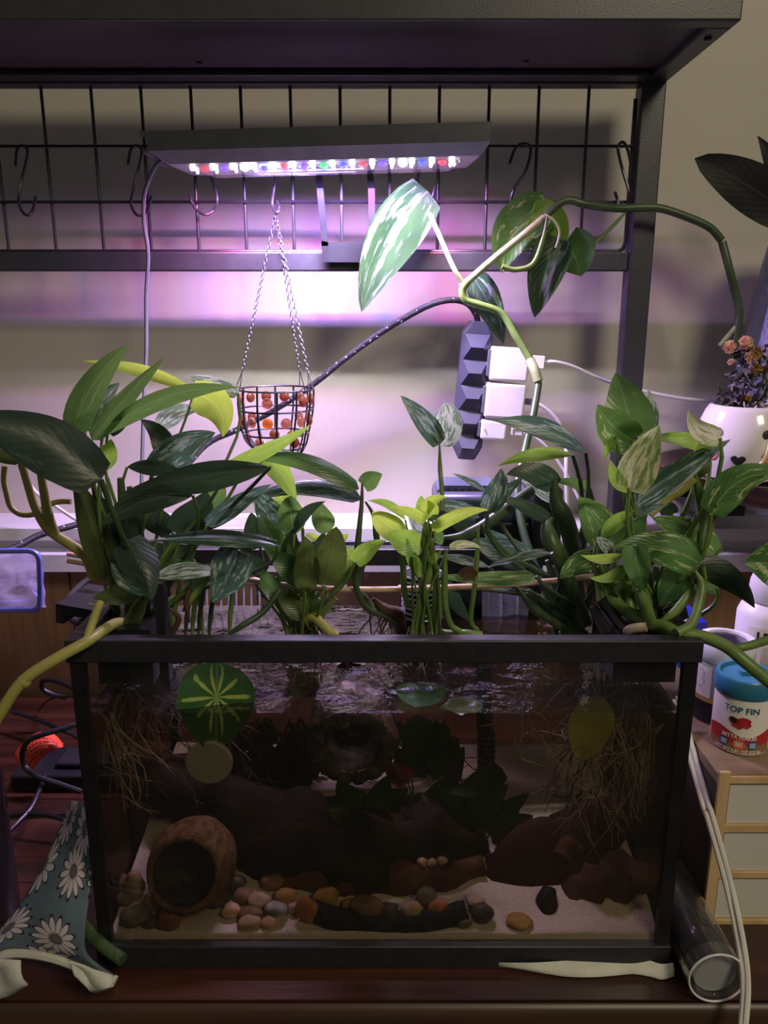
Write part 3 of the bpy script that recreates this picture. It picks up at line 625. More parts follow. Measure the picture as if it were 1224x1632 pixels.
mb.mi = [0]*nt_top+[1]*4
mb.build('water', ['water_top','water_side'], sharp=0, label='brownish rippled water filling the aquarium to just below its rim', cat='water', kind='stuff')
# sand
def sandz(x, y):
    t = (y-wy0)/(wy1-wy0); z = .0265+.046*t+.005*noise.noise(Vector((x*14,y*14,5)))
    z -= .022*math.exp(-((x+.183)**2+(y-.662)**2)/.035**2)
    z += .010*max(0, (x-.13)/.12)*(1-t)+.005*max(0,(-.17-x)/.08)
    if t < .12: z = lerp(.0290+.002*noise.noise(Vector((x*20,0,9))), z, t/.12)
    return z
NX, NY = 90, 46; rows = [[(lerp(wx0+.001,wx1-.001,i/NX), lerp(wy0+.001,wy1-.001,j/NY), 0) for i in range(NX+1)] for j in range(NY+1)]
rows = [[(p[0],p[1],sandz(p[0],p[1])) for p in r] for r in rows]
mb = MB(); mb.grid([[(p[0],p[1],.0225) for p in rows[0]]]+rows+[[(p[0],p[1],.0225) for p in rows[-1]]])
mb.build('sand', 'sand', sharp=0, label='pale sand spread on the aquarium floor', cat='sand', kind='stuff')

# ---------------------------------------------------------------- plants
def leaf(cr, bx, by, tx, ty, w, mat, Y, dY=0., bow=0., roll=0., fold=.18, parent=None, root=None, shape='h', bulge=0., srad=.0019, smat='stem_green', name='leaf', label=None, lift=1., via=None):
    """one leaf blade: base and tip placed in the photograph, w its visible width there; the petiole runs from the blade to the plant's root"""
    b0, t0 = Q(cr, bx, by, Y), Q(cr, tx, ty, Y+dY)
    sc = CR[cr][2]; py = CR[cr][1]+sc*(by+ty)/2
    d = Vector((tx-bx, ty-by)); L2 = d.length; pr = Vector((d.y, -d.x))/max(L2, 1e-6)
    mx_, my_ = (bx+tx)/2+pr.x*bow*2, (by+ty)/2+pr.y*bow*2
    c0 = Q(cr, mx_, my_, Y+dY*.5-bulge)
    hw = pxm(py, Y, w*sc)/2/max(.25, math.cos(R_(roll))); nv, nu = 13, 6
    rows = []; uvs = []; rs = random.Random(int(bx*7+by*13+tx)); ph = rs.uniform(0, 6); tw_ = rs.uniform(-26, 26); dp_ = rs.uniform(-.25, .35)
    view = Vector((0, 0, CZ))
    for i in range(nv+1):
        t = i/nv; p = b0*(1-t)**2+c0*2*t*(1-t)+t0*t*t
        tg = ((c0-b0)*(1-t)+(t0-c0)*t); tg = tg.normalized() if tg.length > 1e-6 else (t0-b0).normalized()
        n0 = (view-p).normalized(); n0 = (n0-tg*n0.dot(tg)).normalized(); n0 = Matrix.Rotation(R_(roll+tw_*(t-.5)), 3, tg) @ n0; s_ = tg.cross(n0); p = p+n0*hw*dp_*math.sin(math.pi*t)
        if shape == 'h': f_ = max(0, math.sin(math.pi*min(1, t**.60)))**.72*(1-.12*t)
        elif shape == 'l': f_ = max(0, math.sin(math.pi*t**.82))**.95
        else: f_ = max(0, math.sin(math.pi*t**.75))**.6
        f_ = max(f_, .015)
        row = []
        for k in range(nu+1):
            u = k/nu*2-1; wv = .10*math.sin(t*8+ph+u*2.2)*abs(u)
            pos = p+s_*u*hw*f_+n0*(fold*abs(u)**1.5+wv)*hw*f_
            if shape == 'h' and i < 3: pos -= tg*hw*.42*(1-i/3)*abs(u)**1.2*(1 if i else 0)+tg*0
            row.append(pos); uvs.append((k/nu, t))
        rows.append(row)
    mb = MB(); mb.grid(rows)
    o = mb.build(name, mat, parent, sharp=0, uvs=uvs, **({'label': label} if label else {}))
    if root is not None:
        rt = Vector(root)+Vector((rs.uniform(-.014,.014), rs.uniform(-.012,.012), rs.uniform(-.01,.004)))
        dist = (b0-rt).length
        if via: pts = spline([b0]+[Q(cr, *v) for v in via]+[rt], 6)
        else: pts = bez(b0, b0+(b0-c0).normalized()*min(.02, dist*.2)-Vector((0,0,.25*dist)), rt+Vector((rs.uniform(-.01,.01),0,.4*dist*lift)), rt, 10)
        n_ = len(pts); MB().tube(pts, [srad*(.7+.5*i/n_) for i in range(n_)], 7).build('petiole', smat, o)
    return o
def stem(cr, pts, r, mat, parent, Y=None, name='stem', label=None, seg=12, taper=1.):
    pp = path(cr, pts, Y); n_ = len(pp)
    ramp = (lambda i: 1) if mat in ('stem_yellow','stem_pale') or 'trailing' in name or name == 'main_stem' else (lambda i: min(1, .3+.7*(i/(n_-1))/.3))
    return MB().tube(pp, [r*lerp(1, taper, i/(n_-1))*ramp(i) for i in range(n_)], seg).build(name, mat, parent, **({'label': label} if label else {}))
def roots(parent, starts, n, length, spread, mat, name='roots', r=.0009, seed=1, zmin=.05, box=(-.24,.24,.602,.84), drift=(0,0,-1), standalone=None):
    rs = random.Random(seed); mb = MB()
    def go(p, d, L_, r_, lvl):
        k = max(4, int(L_/.009)); pts = [p.copy()]; q = p.copy(); dd = d.copy()
        for _ in range(k):
            dd = (dd+Vector((rs.gauss(0,.35), rs.gauss(0,.25), rs.gauss(0,.25)))*spread+Vector(drift)*.16).normalized()
            q = q+dd*(L_/k); q.x = min(max(q.x, box[0]), box[1]); q.y = min(max(q.y, box[2]), box[3]); q.z = max(q.z, zmin); pts.append(q.copy())
            if lvl < 2 and rs.random() < (.30 if lvl == 0 else .16): go(q, (dd+Vector((rs.gauss(0,.9), rs.gauss(0,.5), rs.gauss(0,.5)))).normalized(), L_*rs.uniform(.25,.55), r_*.6, lvl+1)
        mb.tube(pts, [r_*lerp(1,.45,i/(len(pts)-1)) for i in range(len(pts))], 4, cap=False)
    for i in range(n):
        s_ = rs.choice(starts); go(Vector(s_)+Vector((rs.uniform(-.008,.008), rs.uniform(-.008,.008), 0)), Vector((rs.gauss(0,.5), rs.gauss(0,.35), -1)).normalized(), length*rs.uniform(.5,1.1), r*rs.uniform(.7,1.3), 0)
    kw = {'kind': 'stuff'}
    if standalone: kw.update(standalone)
    return mb.build(name, mat, parent, **kw)

# --- left dark plant
A_ = P(222,1000,.68); A_.z = .275
lp = thing('dark_leaved_plant', A_, 'large dark green long leaved plant at the left end of the tank', 'plant')
k = dict(parent=lp, root=A_)
leaf('c', 335,615,598,200,150,'leaf_mid',.68,.02, bow=38, roll=10, fold=.35, **k)
leaf('c', 425,645,765,262,95,'leaf_mid',.66,.03, bow=10, roll=15, fold=.4, **k)
leaf('c', 475,630,1112,400,92,'leaf_mid',.67,.0, bow=75, roll=20, fold=.3, shape='l', **k)
leaf('c', 920,430,385,278,62,'leaf_neon',.74,.02, bow=-25, roll=20, shape='l', parent=lp, root=None)
leaf('c', 900,430,1035,630,170,'leaf_neon',.72,-.02, bow=55, roll=5, fold=.3, srad=.0016, **k)
leaf('c', 745,575,930,505,95,'leaf_white',.73,0, bow=25, roll=0, fold=.2, **k)
leaf('c', 1105,430,868,352,85,'leaf_white',.76,0, bow=-5, roll=20, **k)
leaf('c', 395,600,555,378,120,'leaf_silver',.70,.02, bow=18, **k)
leaf('c', 500,610,590,455,85,'leaf_dark',.70,.02, bow=-18, **k)
leaf('c', 470,760,515,640,100,'leaf_bright',.645,.0, bow=-12, roll=-15, **k)
leaf('c', 480,770,360,648,95,'leaf_mid',.65,.0, bow=12, **k)
leaf('c', 470,830,-240,560,290,'leaf_dark',.60,-.02, bow=-85, roll=15, fold=-.30, parent=lp, root=A_, srad=.003, smat='stem_dark')
leaf('c', 770,735,652,552,110,'leaf_dark',.71,.0, bow=-35, **k)
leaf('c', 715,775,1000,610,165,'leaf_silver',.70,.02, bow=20, roll=15, fold=.3, **k)
leaf('c', 590,770,870,802,75,'leaf_dark',.68,0, bow=10, shape='l', **k)
leaf('c', 1255,772,560,893,140,'leaf_dark',.64,.0, bow=-8, roll=20, fold=-.3, shape='l', parent=lp, root=A_, smat='stem_dark', via=[(1180,850,.66),(900,1150,.68)])
leaf('f', 895,262,468,405,125,'leaf_dark',.64,-.01, bow=-45, roll=10, fold=.35, shape='l', parent=lp, root=A_, smat='stem_dark')
leaf('f', 1300,496,680,470,52,'leaf_silver',.63,0, bow=-20, roll=35, fold=-.3, shape='l', parent=lp, root=None)
leaf('f', 1280,470,730,455,60,'leaf_dark',.65,0, bow=-12, roll=25, fold=-.3, shape='l', parent=lp, root=A_, smat='stem_dark')
leaf('f', 590,470,705,748,185,'leaf_dark',.625,-.02, bow=15, fold=-.45, parent=lp, root=A_, smat='stem_dark')
leaf('f', 515,575,712,735,75,'leaf_silver',.622,-.015, bow=-18, fold=.2, parent=lp, root=None, shape='l')
leaf('f', 485,660,330,160,140,'leaf_olive',.66,.0, bow=-25, fold=.5, shape='l', **k)
leaf('f', 600,700,420,200,110,'leaf_dark',.665,.0, bow=-15, fold=.5, shape='l', **k)
leaf('f', 560,640,590,250,120,'leaf_dark',.67,.0, bow=-10, fold=.5, shape='l', **k)
leaf('f', 650,610,520,300,110,'leaf_dark',.68,.0, bow=15, fold=.4, shape='l', **k)
leaf('f', 715,640,1060,622,78,'leaf_white',.64,0, bow=22, roll=15, shape='l', **k)
leaf('f', 690,650,910,572,90,'leaf_gold',.65,0, bow=10, **k)
leaf('f', 1110,515,985,758,200,'leaf_silver',.645,-.015, bow=8, fold=-.2, **k)
leaf('f', 840,450,960,240,200,'leaf_dark',.69,0, bow=-15, **k)
leaf('f', 960,400,1260,210,95,'leaf_silver',.67,0, bow=12, roll=15, **k)
leaf('f', 940,340,1045,215,120,'leaf_mid',.71,0, bow=-8, **k)
leaf('f', 640,690,430,735,110,'leaf_olive',.635,-.01, bow=12, **k)
leaf('f', 600,890,690,735,80,'leaf_olive',.64,0, bow=10, fold=.4, **k)
leaf('f', 780,560,650,480,110,'leaf_dark',.70,0, **k)
leaf('f', 800,430,560,330,120,'leaf_dark',.70,0, bow=-20, **k)
leaf('f', 900,560,760,470,120,'leaf_dark',.70,0, bow=20, **k)
leaf('f', 1000,600,860,620,90,'leaf_dark',.71,0, bow=20, **k)
leaf('d', 5,775,392,578,80,'leaf_bright',.68,.02, bow=-12, roll=15, fold=.2, **k)
leaf('d', 90,745,320,706,62,'leaf_white',.71,.0, bow=22, **k)
for i_, (bx, tx) in enumerate(((860,900),(890,930),(920,960),(945,935),(970,1010),(1065,1095),(720,740),(790,850))):
    stem('f', [(bx,930,.67),((bx+tx)/2-8,790,.67),(tx,620,.68)], .0022, 'stem_green' if i_ % 2 else 'stem_dark', lp)
stem('f', [(1030,925,.65),(1120,870,.65),(1224,800,.66),(1300,700,.67)], .0028, 'stem_dark', lp)
stem('f', [(780,780,.65),(830,830,.65),(800,900,.65),(770,930,.65)], .0026, 'root_dark', lp)
stem('f', [(850,800,.66),(905,720,.66),(1000,600,.67)], .003, 'stem_green', lp)
stem('f', [(880,850,.655),(865,760,.655),(880,690,.66)], .0025, 'root_dark', lp)
stem('f', [(415,765,.63),(470,765,.63),(560,735,.64)], .0016, 'stem_pale', lp, name='new_shoot')
stem('f', [(640,900,.68),(600,600,.68),(570,300,.68),(560,180,.68)], .006, 'stem_dark', lp, taper=.5)
stem('f', [(680,900,.69),(670,600,.69),(640,380,.69),(600,220,.69)], .005, 'stem_dark', lp, taper=.5)
roots(lp, [P(175,1065,.66), P(200,1070,.67), P(240,1075,.70), P(290,1080,.72), P(340,1085,.74)], 26, .085, .7, 'root_dark', r=.0010, seed=5, zmin=.12)
roots(lp, [P(185,1150,.63), P(200,1170,.64), P(165,1140,.62)], 12, .10, .6, 'root_pale', name='pale_roots', r=.0009, seed=8, zmin=.09, drift=(.35,0,-1))
roots(lp, [P(195,1215,.62), P(235,1230,.63), P(215,1200,.64)], 9, .06, .8, 'root_dark', name='dark_roots', r=.0012, seed=18, zmin=.08)
roots(lp, [P(200,1100,.64), P(260,1105,.66), P(320,1110,.68), P(230,1120,.63)], 26, .075, .9, 'root_pale', name='fine_roots', r=.0007, seed=61, zmin=.15, drift=(.5,0,-.5))
# yellow trailing stems of the left plant
yv = thing('yellow_stemmed_vine', P(133,880,.66), 'vine with thick yellow stems climbing out left of the dark leaves', 'vine')
stem('f', [(440,640,.67),(400,545,.665),(330,490,.66),(250,440,.655),(205,395,.65),(160,310,.65),(125,200,.65),(95,100,.65)], .0052, 'stem_yellow', yv, taper=.55)
stem('f', [(250,440,.655),(225,360,.65),(205,250,.648),(180,100,.645)], .0050, 'stem_yellow', yv, taper=.6)
stem('f', [(330,290,.66),(280,290,.66),(225,305,.66),(170,345,.66),(100,350,.66),(50,315,.66),(30,250,.66),(18,190,.66),(22,125,.66)], .0024, 'stem_yellow', yv)
leaf('f', 95,105,-190,60,60,'leaf_olive',.65,0, bow=-12, roll=30, parent=yv, root=None)
stem('x', [(223,1008,.67),(205,997,.655),(186,993,.635),(163,1006,.605),(138,1023,.583),(100,1044,.572),(38,1084,.565),(0,1138,.56),(-20,1172,.555)], .0046, 'stem_yellow', yv, name='trailing_stem')
stem('x', [(138,1023,.583),(143,1005,.59),(152,980,.60),(160,960,.61)], .0034, 'stem_yellow', yv)
MB().ico(Q('i',112,250,.565), (.006,.005,.006), 2, .1).build('node', 'stem_yellow', yv)

# --- centre-left plant
A2 = P(480,1006,.70); A2.z = .262
cp = thing('round_leaved_plant', A2, 'bushy green plant with rounded leaves left of the tank centre', 'plant')
k = dict(parent=cp, root=A2)
leaf('g', 265,440,245,262,135,'leaf_mid',.70,0, bow=10, shape='r', **k)
leaf('g', 260,440,405,288,55,'leaf_dark',.69,0, bow=30, roll=20, shape='l', **k)
leaf('g', 425,430,375,290,105,'leaf_mid',.70,0, bow=12, fold=.3, shape='r', **k)
leaf('g', 400,680,455,405,150,'leaf_olive',.665,-.01, bow=-5, fold=.15, shape='r', **k)
leaf('g', 310,710,310,450,120,'leaf_olive',.67,-.01, bow=-8, fold=.3, shape='r', **k)
leaf('g', 250,600,255,415,110,'leaf_dark',.69,0, bow=8, **k)
leaf('g', 245,580,105,350,120,'leaf_mid',.70,0, bow=12, shape='r', **k)
leaf('g', 100,500,60,340,120,'leaf_dark',.71,0, bow=6, **k)
leaf('g', 425,600,625,478,105,'leaf_bright',.69,0, bow=-8, **k)
leaf('g', 540,572,685,470,90,'leaf_bright',.66,0, bow=12, fold=.3, **k)
leaf('g', 215,420,85,245,125,'leaf_silver',.71,0, bow=10, shape='r', **k)
leaf('g', 300,680,140,525,115,'leaf_mid',.68,0, bow=-15, shape='r', **k)
leaf('g', 380,470,310,438,40,'leaf_neon',.71,0, **k)
leaf('g', 470,470,512,440,38,'leaf_neon',.71,0, **k)
leaf('g', 172,705,100,610,90,'leaf_mid',.68,0, **k)
leaf('g', 300,820,170,700,100,'leaf_olive',.68,0, **k)
leaf('g', 330,640,230,480,100,'leaf_olive',.685,0, bow=12, **k)
leaf('g', 360,560,400,430,80,'leaf_dark',.70,0, **k)
leaf('g', 470,640,550,520,60,'leaf_mid',.70,0, **k)
leaf('g', 250,700,180,560,100,'leaf_dark',.70,0, **k)
leaf('g', 330,600,360,500,90,'leaf_dark',.70,0, **k)
leaf('g', 30,560,-70,420,120,'leaf_dark',.70,0, **k)
leaf('g', 120,620,20,540,90,'leaf_dark',.69,0, **k)
leaf('d', 150,690,325,935,115,'leaf_bright',.71,0, bow=22, fold=.3, parent=cp, root=None)
leaf('d', 310,905,200,940,60,'leaf_bright',.72,0, **k)
leaf('g', 560,232,45,88,95,'leaf_mid',.70,.0, bow=-52, roll=28, fold=-.25, label='long arching glossy leaf', parent=cp, root=None)
leaf('g', 580,215,668,163,95,'leaf_mid',.695,0, bow=5, fold=-.2, parent=cp, root=None)
leaf('g', 575,280,-20,330,80,'leaf_silver',.72,.0, bow=-80, roll=30, fold=-.25, parent=cp, root=None)
stem('g', [(575,205,.695),(572,300,.69),(555,480,.68),(545,600,.68),(548,690,.68),(600,790,.69),(700,830,.70),(750,900,.70)], .0030, 'stem_dark', cp)
stem('g', [(590,290,.72),(625,350,.72),(638,430,.71),(640,500,.71),(590,560,.71),(568,620,.71),(565,700,.705),(640,800,.70)], .0030, 'stem_dark', cp)
stem('g', [(545,570,.66),(480,650,.67),(420,740,.68),(350,830,.69)], .0022, 'stem_green', cp)
stem('g', [(625,740,.70),(680,790,.70),(745,815,.70),(760,910,.70)], .0055, 'root_dark', cp, name='woody_stem')
stem('g', [(300,850,.69),(350,830,.68),(410,880,.67),(450,915,.67)], .0045, 'stem_yellow', cp, name='rhizome')
for i_ in range(12):
    bx = 270+i_*8; stem('g', [(bx,925,.69+.003*i_),(bx-10+i_*3,840,.69),(170+i_*26,700+(i_%3)*20,.69)], .0019, 'stem_green', cp, name='petiole')
roots(cp, [P(468,1000,.69), P(490,1002,.69), P(500,1000,.68)], 14, .05, .7, 'root_dark', seed=11, zmin=.2)
roots(cp, [P(610,985,.70), P(625,985,.70), P(600,975,.70)], 14, .035, .6, 'root_dark', name='root_tuft', seed=12, zmin=.22)

# --- small neon plant in the middle
A3 = P(676,1005,.67); A3.z = .27
np_ = thing('lime_green_plant', A3, 'small lime green plant standing in the middle of the tank', 'plant')
k = dict(parent=np_, root=A3, srad=.0012)
leaf('g', 862,500,698,430,125,'leaf_bright',.66,0, bow=12, shape='r', **k)
leaf('g', 775,450,622,338,120,'leaf_neon',.68,0, bow=8, shape='r', **k)
leaf('g', 775,375,598,285,42,'leaf_bright',.69,0, bow=-28, shape='l', **k)
leaf('g', 870,382,703,318,55,'leaf_neon',.65,-.01, bow=-14, **k)
leaf('g', 865,372,972,268,60,'leaf_neon',.66,0, bow=38, shape='l', **k)
leaf('g', 880,370,850,260,75,'leaf_bright',.67,0, bow=12, **k)
leaf('g', 900,425,1160,328,70,'leaf_neon',.65,0, bow=28, roll=20, **k)
leaf('g', 875,420,945,490,90,'leaf_mid',.66,0, bow=10, **k)
leaf('g', 880,450,790,355,80,'leaf_white',.68,0, **k)
leaf('g', 890,575,945,515,38,'leaf_bright',.65,0, **k)
leaf('g', 980,505,1128,505,42,'leaf_cream',.65,0, bow=18, **k)
leaf('g', 810,590,780,450,50,'leaf_bright',.66,0, **k)
leaf('g', 850,640,815,520,50,'leaf_bright',.655,0, **k)
leaf('g', 905,350,875,275,60,'leaf_neon',.66,0, bow=-8, **k)
leaf('d', 992,665,812,438,105,'leaf_silver',.70,0, bow=-8, fold=.2, roll=10, parent=np_, root=None, label='tall leaf half white with a torn tip')
leaf('d', 992,670,1018,468,150,'leaf_white',.702,0, bow=-22, fold=.2, parent=np_, root=None, shape='r')
stem('d', [(992,660,.70),(995,780,.70),(1003,880,.69),(1005,975,.68)], .0021, 'stem_green', np_)
stem('g', [(870,385,.66),(876,480,.66),(880,660,.66)], .0048, 'stem_green', np_)
stem('g', [(800,520,.66),(815,600,.66),(870,660,.66)], .003, 'stem_green', np_)
stem('g', [(855,690,.66),(850,800,.665),(840,880,.67),(815,915,.67)], .0038, 'stem_green', np_)
stem('g', [(910,560,.66),(915,700,.66),(920,860,.665),(960,900,.66),(1050,900,.65),(1130,910,.65)], .0033, 'stem_green', np_)
stem('g', [(962,510,.65),(958,600,.65),(960,760,.65),(985,860,.65),(1030,895,.65)], .0028, 'stem_green', np_)
stem('g', [(750,510,.68),(765,600,.68),(770,700,.68),(790,780,.68)], .0028, 'stem_green', np_)
stem('g', [(1115,400,.66),(1110,520,.66),(1095,700,.66),(1080,840,.66),(1110,890,.66)], .0022, 'stem_green', np_)
roots(np_, [A3, P(690,1005,.66), P(660,1003,.68)], 12, .04, .6, 'root_pale', seed=21, zmin=.2)

# --- silver plant over the filter
A4 = P(905,1000,.72); A4.z = .27
sp_ = thing('silver_leaved_plant', A4, 'plant with silvery streaked leaves in front of the black filter', 'plant')
k = dict(parent=sp_, root=A4, smat='stem_dark', srad=.0026)
leaf('h', 290,210,75,155,115,'leaf_dark',.72,-.01, bow=-35, fold=-.2, **k)
leaf('q', 455,350,560,30,190,'leaf_silver',.69,.02, bow=-25, fold=.3, **k)
leaf('q', 455,355,725,100,110,'leaf_silver',.70,.03, bow=18, roll=10, **k)
leaf('h', 365,70,35,118,60,'leaf_bright',.74,0, bow=-22, roll=20, shape='l', **k)
leaf('e', 545,565,195,445,80,'leaf_silver',.73,0, bow=-32, roll=15, shape='l', **k)
leaf('h', 290,260,135,180,85,'leaf_white',.76,0, bow=-12, **k)
leaf('q', 925,420,520,245,115,'leaf_dark',.72,-.01, bow=-20, roll=10, fold=-.2, **k)
leaf('q', 450,210,195,68,48,'leaf_silver',.74,0, bow=-12, shape='l', **k)
leaf('h', 440,215,290,185,52,'leaf_mid',.74,0, bow=-8, **k)
leaf('h', 525,460,390,255,170,'leaf_gold',.70,0, bow=-12, fold=.3, **k)
leaf('q', 380,400,50,280,140,'leaf_silver',.73,0, bow=-10, **k)
leaf('q', 380,520,150,410,150,'leaf_dark',.735,0, bow=-10, parent=sp_, root=None)
leaf('q', 760,690,330,560,230,'leaf_silver',.76,0, bow=22, fold=.2, **k)
leaf('q', 740,700,420,470,190,'leaf_silver',.77,0, bow=22, fold=.2, parent=sp_, root=None)
leaf('q', 470,770,70,690,75,'leaf_silver',.72,0, bow=-15, shape='l', **k)
leaf('q', 820,840,75,835,120,'leaf_gold',.66,0, bow=20, roll=15, fold=.1, label='bright edged leaf with a round brown hole', **k)
leaf('q', 935,665,455,770,75,'leaf_silver',.67,0, bow=-22, roll=20, shape='l', **k)
leaf('q', 120,860,330,1180,130,'leaf_dark',.72,0, bow=-15, **k)
leaf('q', 1200,170,960,120,80,'leaf_mid',.76,0, bow=-10, **k)
leaf('q', 60,420,30,300,90,'leaf_dark',.74,0, parent=sp_, root=None)
hc = Q('q', 312,820,.655); v2, f2 = ngon_plate([hc+Vector((.0078*math.cos(a)*1.1, 0, .0056*math.sin(a))) for a in [2*math.pi*i/14 for i in range(14)]], Vector((0,1,0)), .0004)
mb = MB(); mb.add(v2, f2); mb.build('hole_patch', 'root_dark', sp_)
stem('q', [(120,550,.70),(260,540,.70),(380,490,.70),(500,410,.71),(640,300,.73),(780,200,.75)], .0055, 'stem_dark', sp_)
stem('q', [(940,410,.72),(905,470,.71),(940,600,.70),(1000,700,.70),(1050,860,.70),(1180,1200,.70)], .0080, 'sheath', sp_, name='leaf_sheath')
stem('q', [(960,110,.72),(970,270,.72),(1050,440,.72),(1100,640,.73),(1100,800,.73),(1150,1180,.72)], .0085, 'stem_dark', sp_, name='leaf_sheath')
stem('q', [(690,930,.69),(800,1080,.69),(950,1180,.69),(1100,1270,.69)], .0042, 'sheath', sp_, name='leaf_sheath')
stem('q', [(760,940,.70),(900,1070,.70),(1050,1180,.70),(1180,1290,.70)], .0060, 'sheath', sp_, name='leaf_sheath')
stem('q', [(900,720,.72),(980,900,.72),(1080,1100,.71),(1150,1250,.70)], .0060, 'stem_dark', sp_, name='leaf_sheath')
stem('q', [(870,900,.72),(1000,1080,.71),(1120,1250,.70)], .0070, 'sheath', sp_, name='leaf_sheath')

# --- right pothos
A5 = P(1030,985,.67); A5.z = .285
rp = thing('golden_pothos', A5, 'big variegated pothos spilling over the right end of the tank', 'plant')
k = dict(parent=rp, root=A5, srad=.0024)
leaf('e', 715,505,655,268,185,'leaf_mid',.69,.01, bow=-10, fold=.25, **k)
leaf('e', 735,505,780,330,110,'leaf_white',.70,.01, bow=-12, fold=.2, parent=rp, root=None)
leaf('e', 720,520,590,385,150,'leaf_gold',.675,0, bow=15, fold=.3, **k)
leaf('e', 655,505,617,590,36,'leaf_bright',.67,0, bow=-6, **k)
leaf('e', 708,705,820,462,150,'leaf_cream',.64,.01, bow=5, fold=.3, **k)
leaf('e', 700,712,637,590,52,'leaf_bright',.645,0, bow=12, shape='l', **k)
leaf('e', 1000,540,775,512,60,'leaf_bright',.67,0, bow=-12, roll=10, **k)
leaf('e', 735,755,1085,515,98,'leaf_silver',.65,.0, bow=12, roll=15, fold=.25, **k)
leaf('e', 965,580,930,680,115,'leaf_olive',.67,0, bow=-5, **k)
leaf('e', 1045,510,930,402,85,'leaf_cream',.64,0, bow=28, fold=.25, **k)
leaf('e', 1012,792,1300,640,135,'leaf_gold',.62,0, bow=55, roll=10, fold=-.2, parent=rp, root=A5, srad=.0026, via=[(990,900,.63),(930,1100,.65)])
leaf('e', 985,560,975,520,60,'leaf_bright',.65,0, parent=rp, root=None)
leaf('h', 480,435,785,288,70,'leaf_silver',.65,0, bow=28, roll=20, **k)
leaf('h', 490,435,640,310,70,'leaf_bright',.645,0, bow=10, shape='l', **k)
leaf('h', 560,480,705,285,135,'leaf_mid',.655,0, bow=12, **k)
leaf('h', 940,560,545,478,170,'leaf_gold',.63,0, bow=-45, fold=-.2, label='broad glossy leaf streaked with white', **k)
leaf('h', 980,510,715,345,160,'leaf_gold',.67,0, bow=-22, fold=-.15, **k)
leaf('h', 640,465,682,665,125,'leaf_mid',.615,-.005, bow=-8, fold=.25, **k)
leaf('h', 590,505,402,508,46,'leaf_neon',.625,0, bow=20, shape='l', **k)
leaf('h', 600,560,440,608,55,'leaf_bright',.625,0, bow=24, **k)
leaf('h', 870,600,752,735,140,'leaf_mid',.64,0, bow=-18, **k)
leaf('h', 925,545,1165,742,125,'leaf_dark',.63,0, bow=30, fold=-.25, **k)
leaf('h', 455,520,308,612,105,'leaf_gold',.655,0, bow=-10, **k)
leaf('h', 1310,560,1118,545,220,'leaf_gold',.60,0, bow=-8, fold=.3, parent=rp, root=None)
leaf('h', 1000,655,915,600,80,'leaf_mid',.66,0, **k)
leaf('h', 800,330,760,270,80,'leaf_dark',.68,0, **k)
leaf('h', 530,480,470,430,60,'leaf_white',.64,0, **k)
leaf('h', 990,520,900,470,140,'leaf_olive',.68,0, parent=rp, root=None)
leaf('h', 700,570,600,480,100,'leaf_olive',.67,0, **k)
leaf('h', 640,700,560,560,80,'leaf_olive',.68,0, **k)
leaf('h', 800,640,720,560,100,'leaf_dark',.68,0, **k)
stem('h', [(905,580,.63),(932,640,.625),(915,740,.615),(880,820,.605),(820,852,.60)], .0042, 'stem_green', rp)
stem('h', [(480,690,.66),(540,715,.65),(610,760,.64),(690,810,.63),(760,818,.62),(830,852,.605),(930,865,.60),(1040,910,.59),(1120,975,.58),(1260,1090,.57)], .0052, 'stem_green', rp, name='trailing_stem')
stem('h', [(1060,915,.59),(1130,910,.59),(1260,870,.60)], .0035, 'stem_green', rp)
stem('h', [(740,805,.625),(800,770,.625),(860,700,.63),(895,645,.64)], .0035, 'stem_green', rp)
stem('h', [(650,660,.615),(680,720,.62),(710,800,.625)], .0062, 'stem_green', rp, taper=.8)
stem('h', [(670,680,.63),(685,740,.63),(690,810,.63)], .0045, 'stem_green', rp)
stem('h', [(905,150,.66),(925,250,.66),(938,380,.66),(930,500,.66)], .0045, 'stem_green', rp)
stem('h', [(900,170,.66),(840,225,.665),(780,262,.67),(700,330,.67)], .0042, 'stem_yellow', rp)
stem('h', [(1000,285,.62),(975,360,.63),(945,470,.64)], .0035, 'stem_green', rp)
stem('h', [(610,215,.64),(625,270,.645),(640,330,.65)], .0028, 'stem_green', rp)
for i_, (a, c) in enumerate(((600,700),(520,690),(500,680),(550,660),(640,700),(480,640))):
    stem('h', [(a,560,.66),(a+4,640,.66),(a+20,750,.65)], .0040, 'stem_green', rp, name='petiole')
stem('h', [(570,690,.65),(555,660,.65),(590,640,.65),(620,650,.65)], .0035, 'stem_green', rp)
stem('h', [(590,860,.63),(620,835,.625),(690,825,.62)], .0042, 'root_pale', rp, name='aerial_root')
roots(rp, [P(960,1065,.66), P(990,1070,.66), P(1010,1075,.68), P(1030,1070,.66), P(930,1075,.70)], 34, .13, .55, 'root_pale', r=.0009, seed=31, zmin=.07)
roots(rp, [P(1010,1080,.70), P(970,1090,.72), P(1040,1080,.70)], 30, .13, .5, 'root_dark', name='dark_roots', r=.0011, seed=32, zmin=.08)
roots(rp, [P(835,1105,.64), P(830,1130,.64), P(850,1120,.66)], 9, .09, .9, 'root_pale', name='curled_roots', r=.0010, seed=35, zmin=.12, drift=(.5,0,-.5))

roots(rp, [P(930,1150,.63), P(985,1150,.62), P(1020,1160,.63), P(1045,1150,.64)], 22, .11, .6, 'root_pale', name='fine_roots', r=.0007, seed=62, zmin=.06)
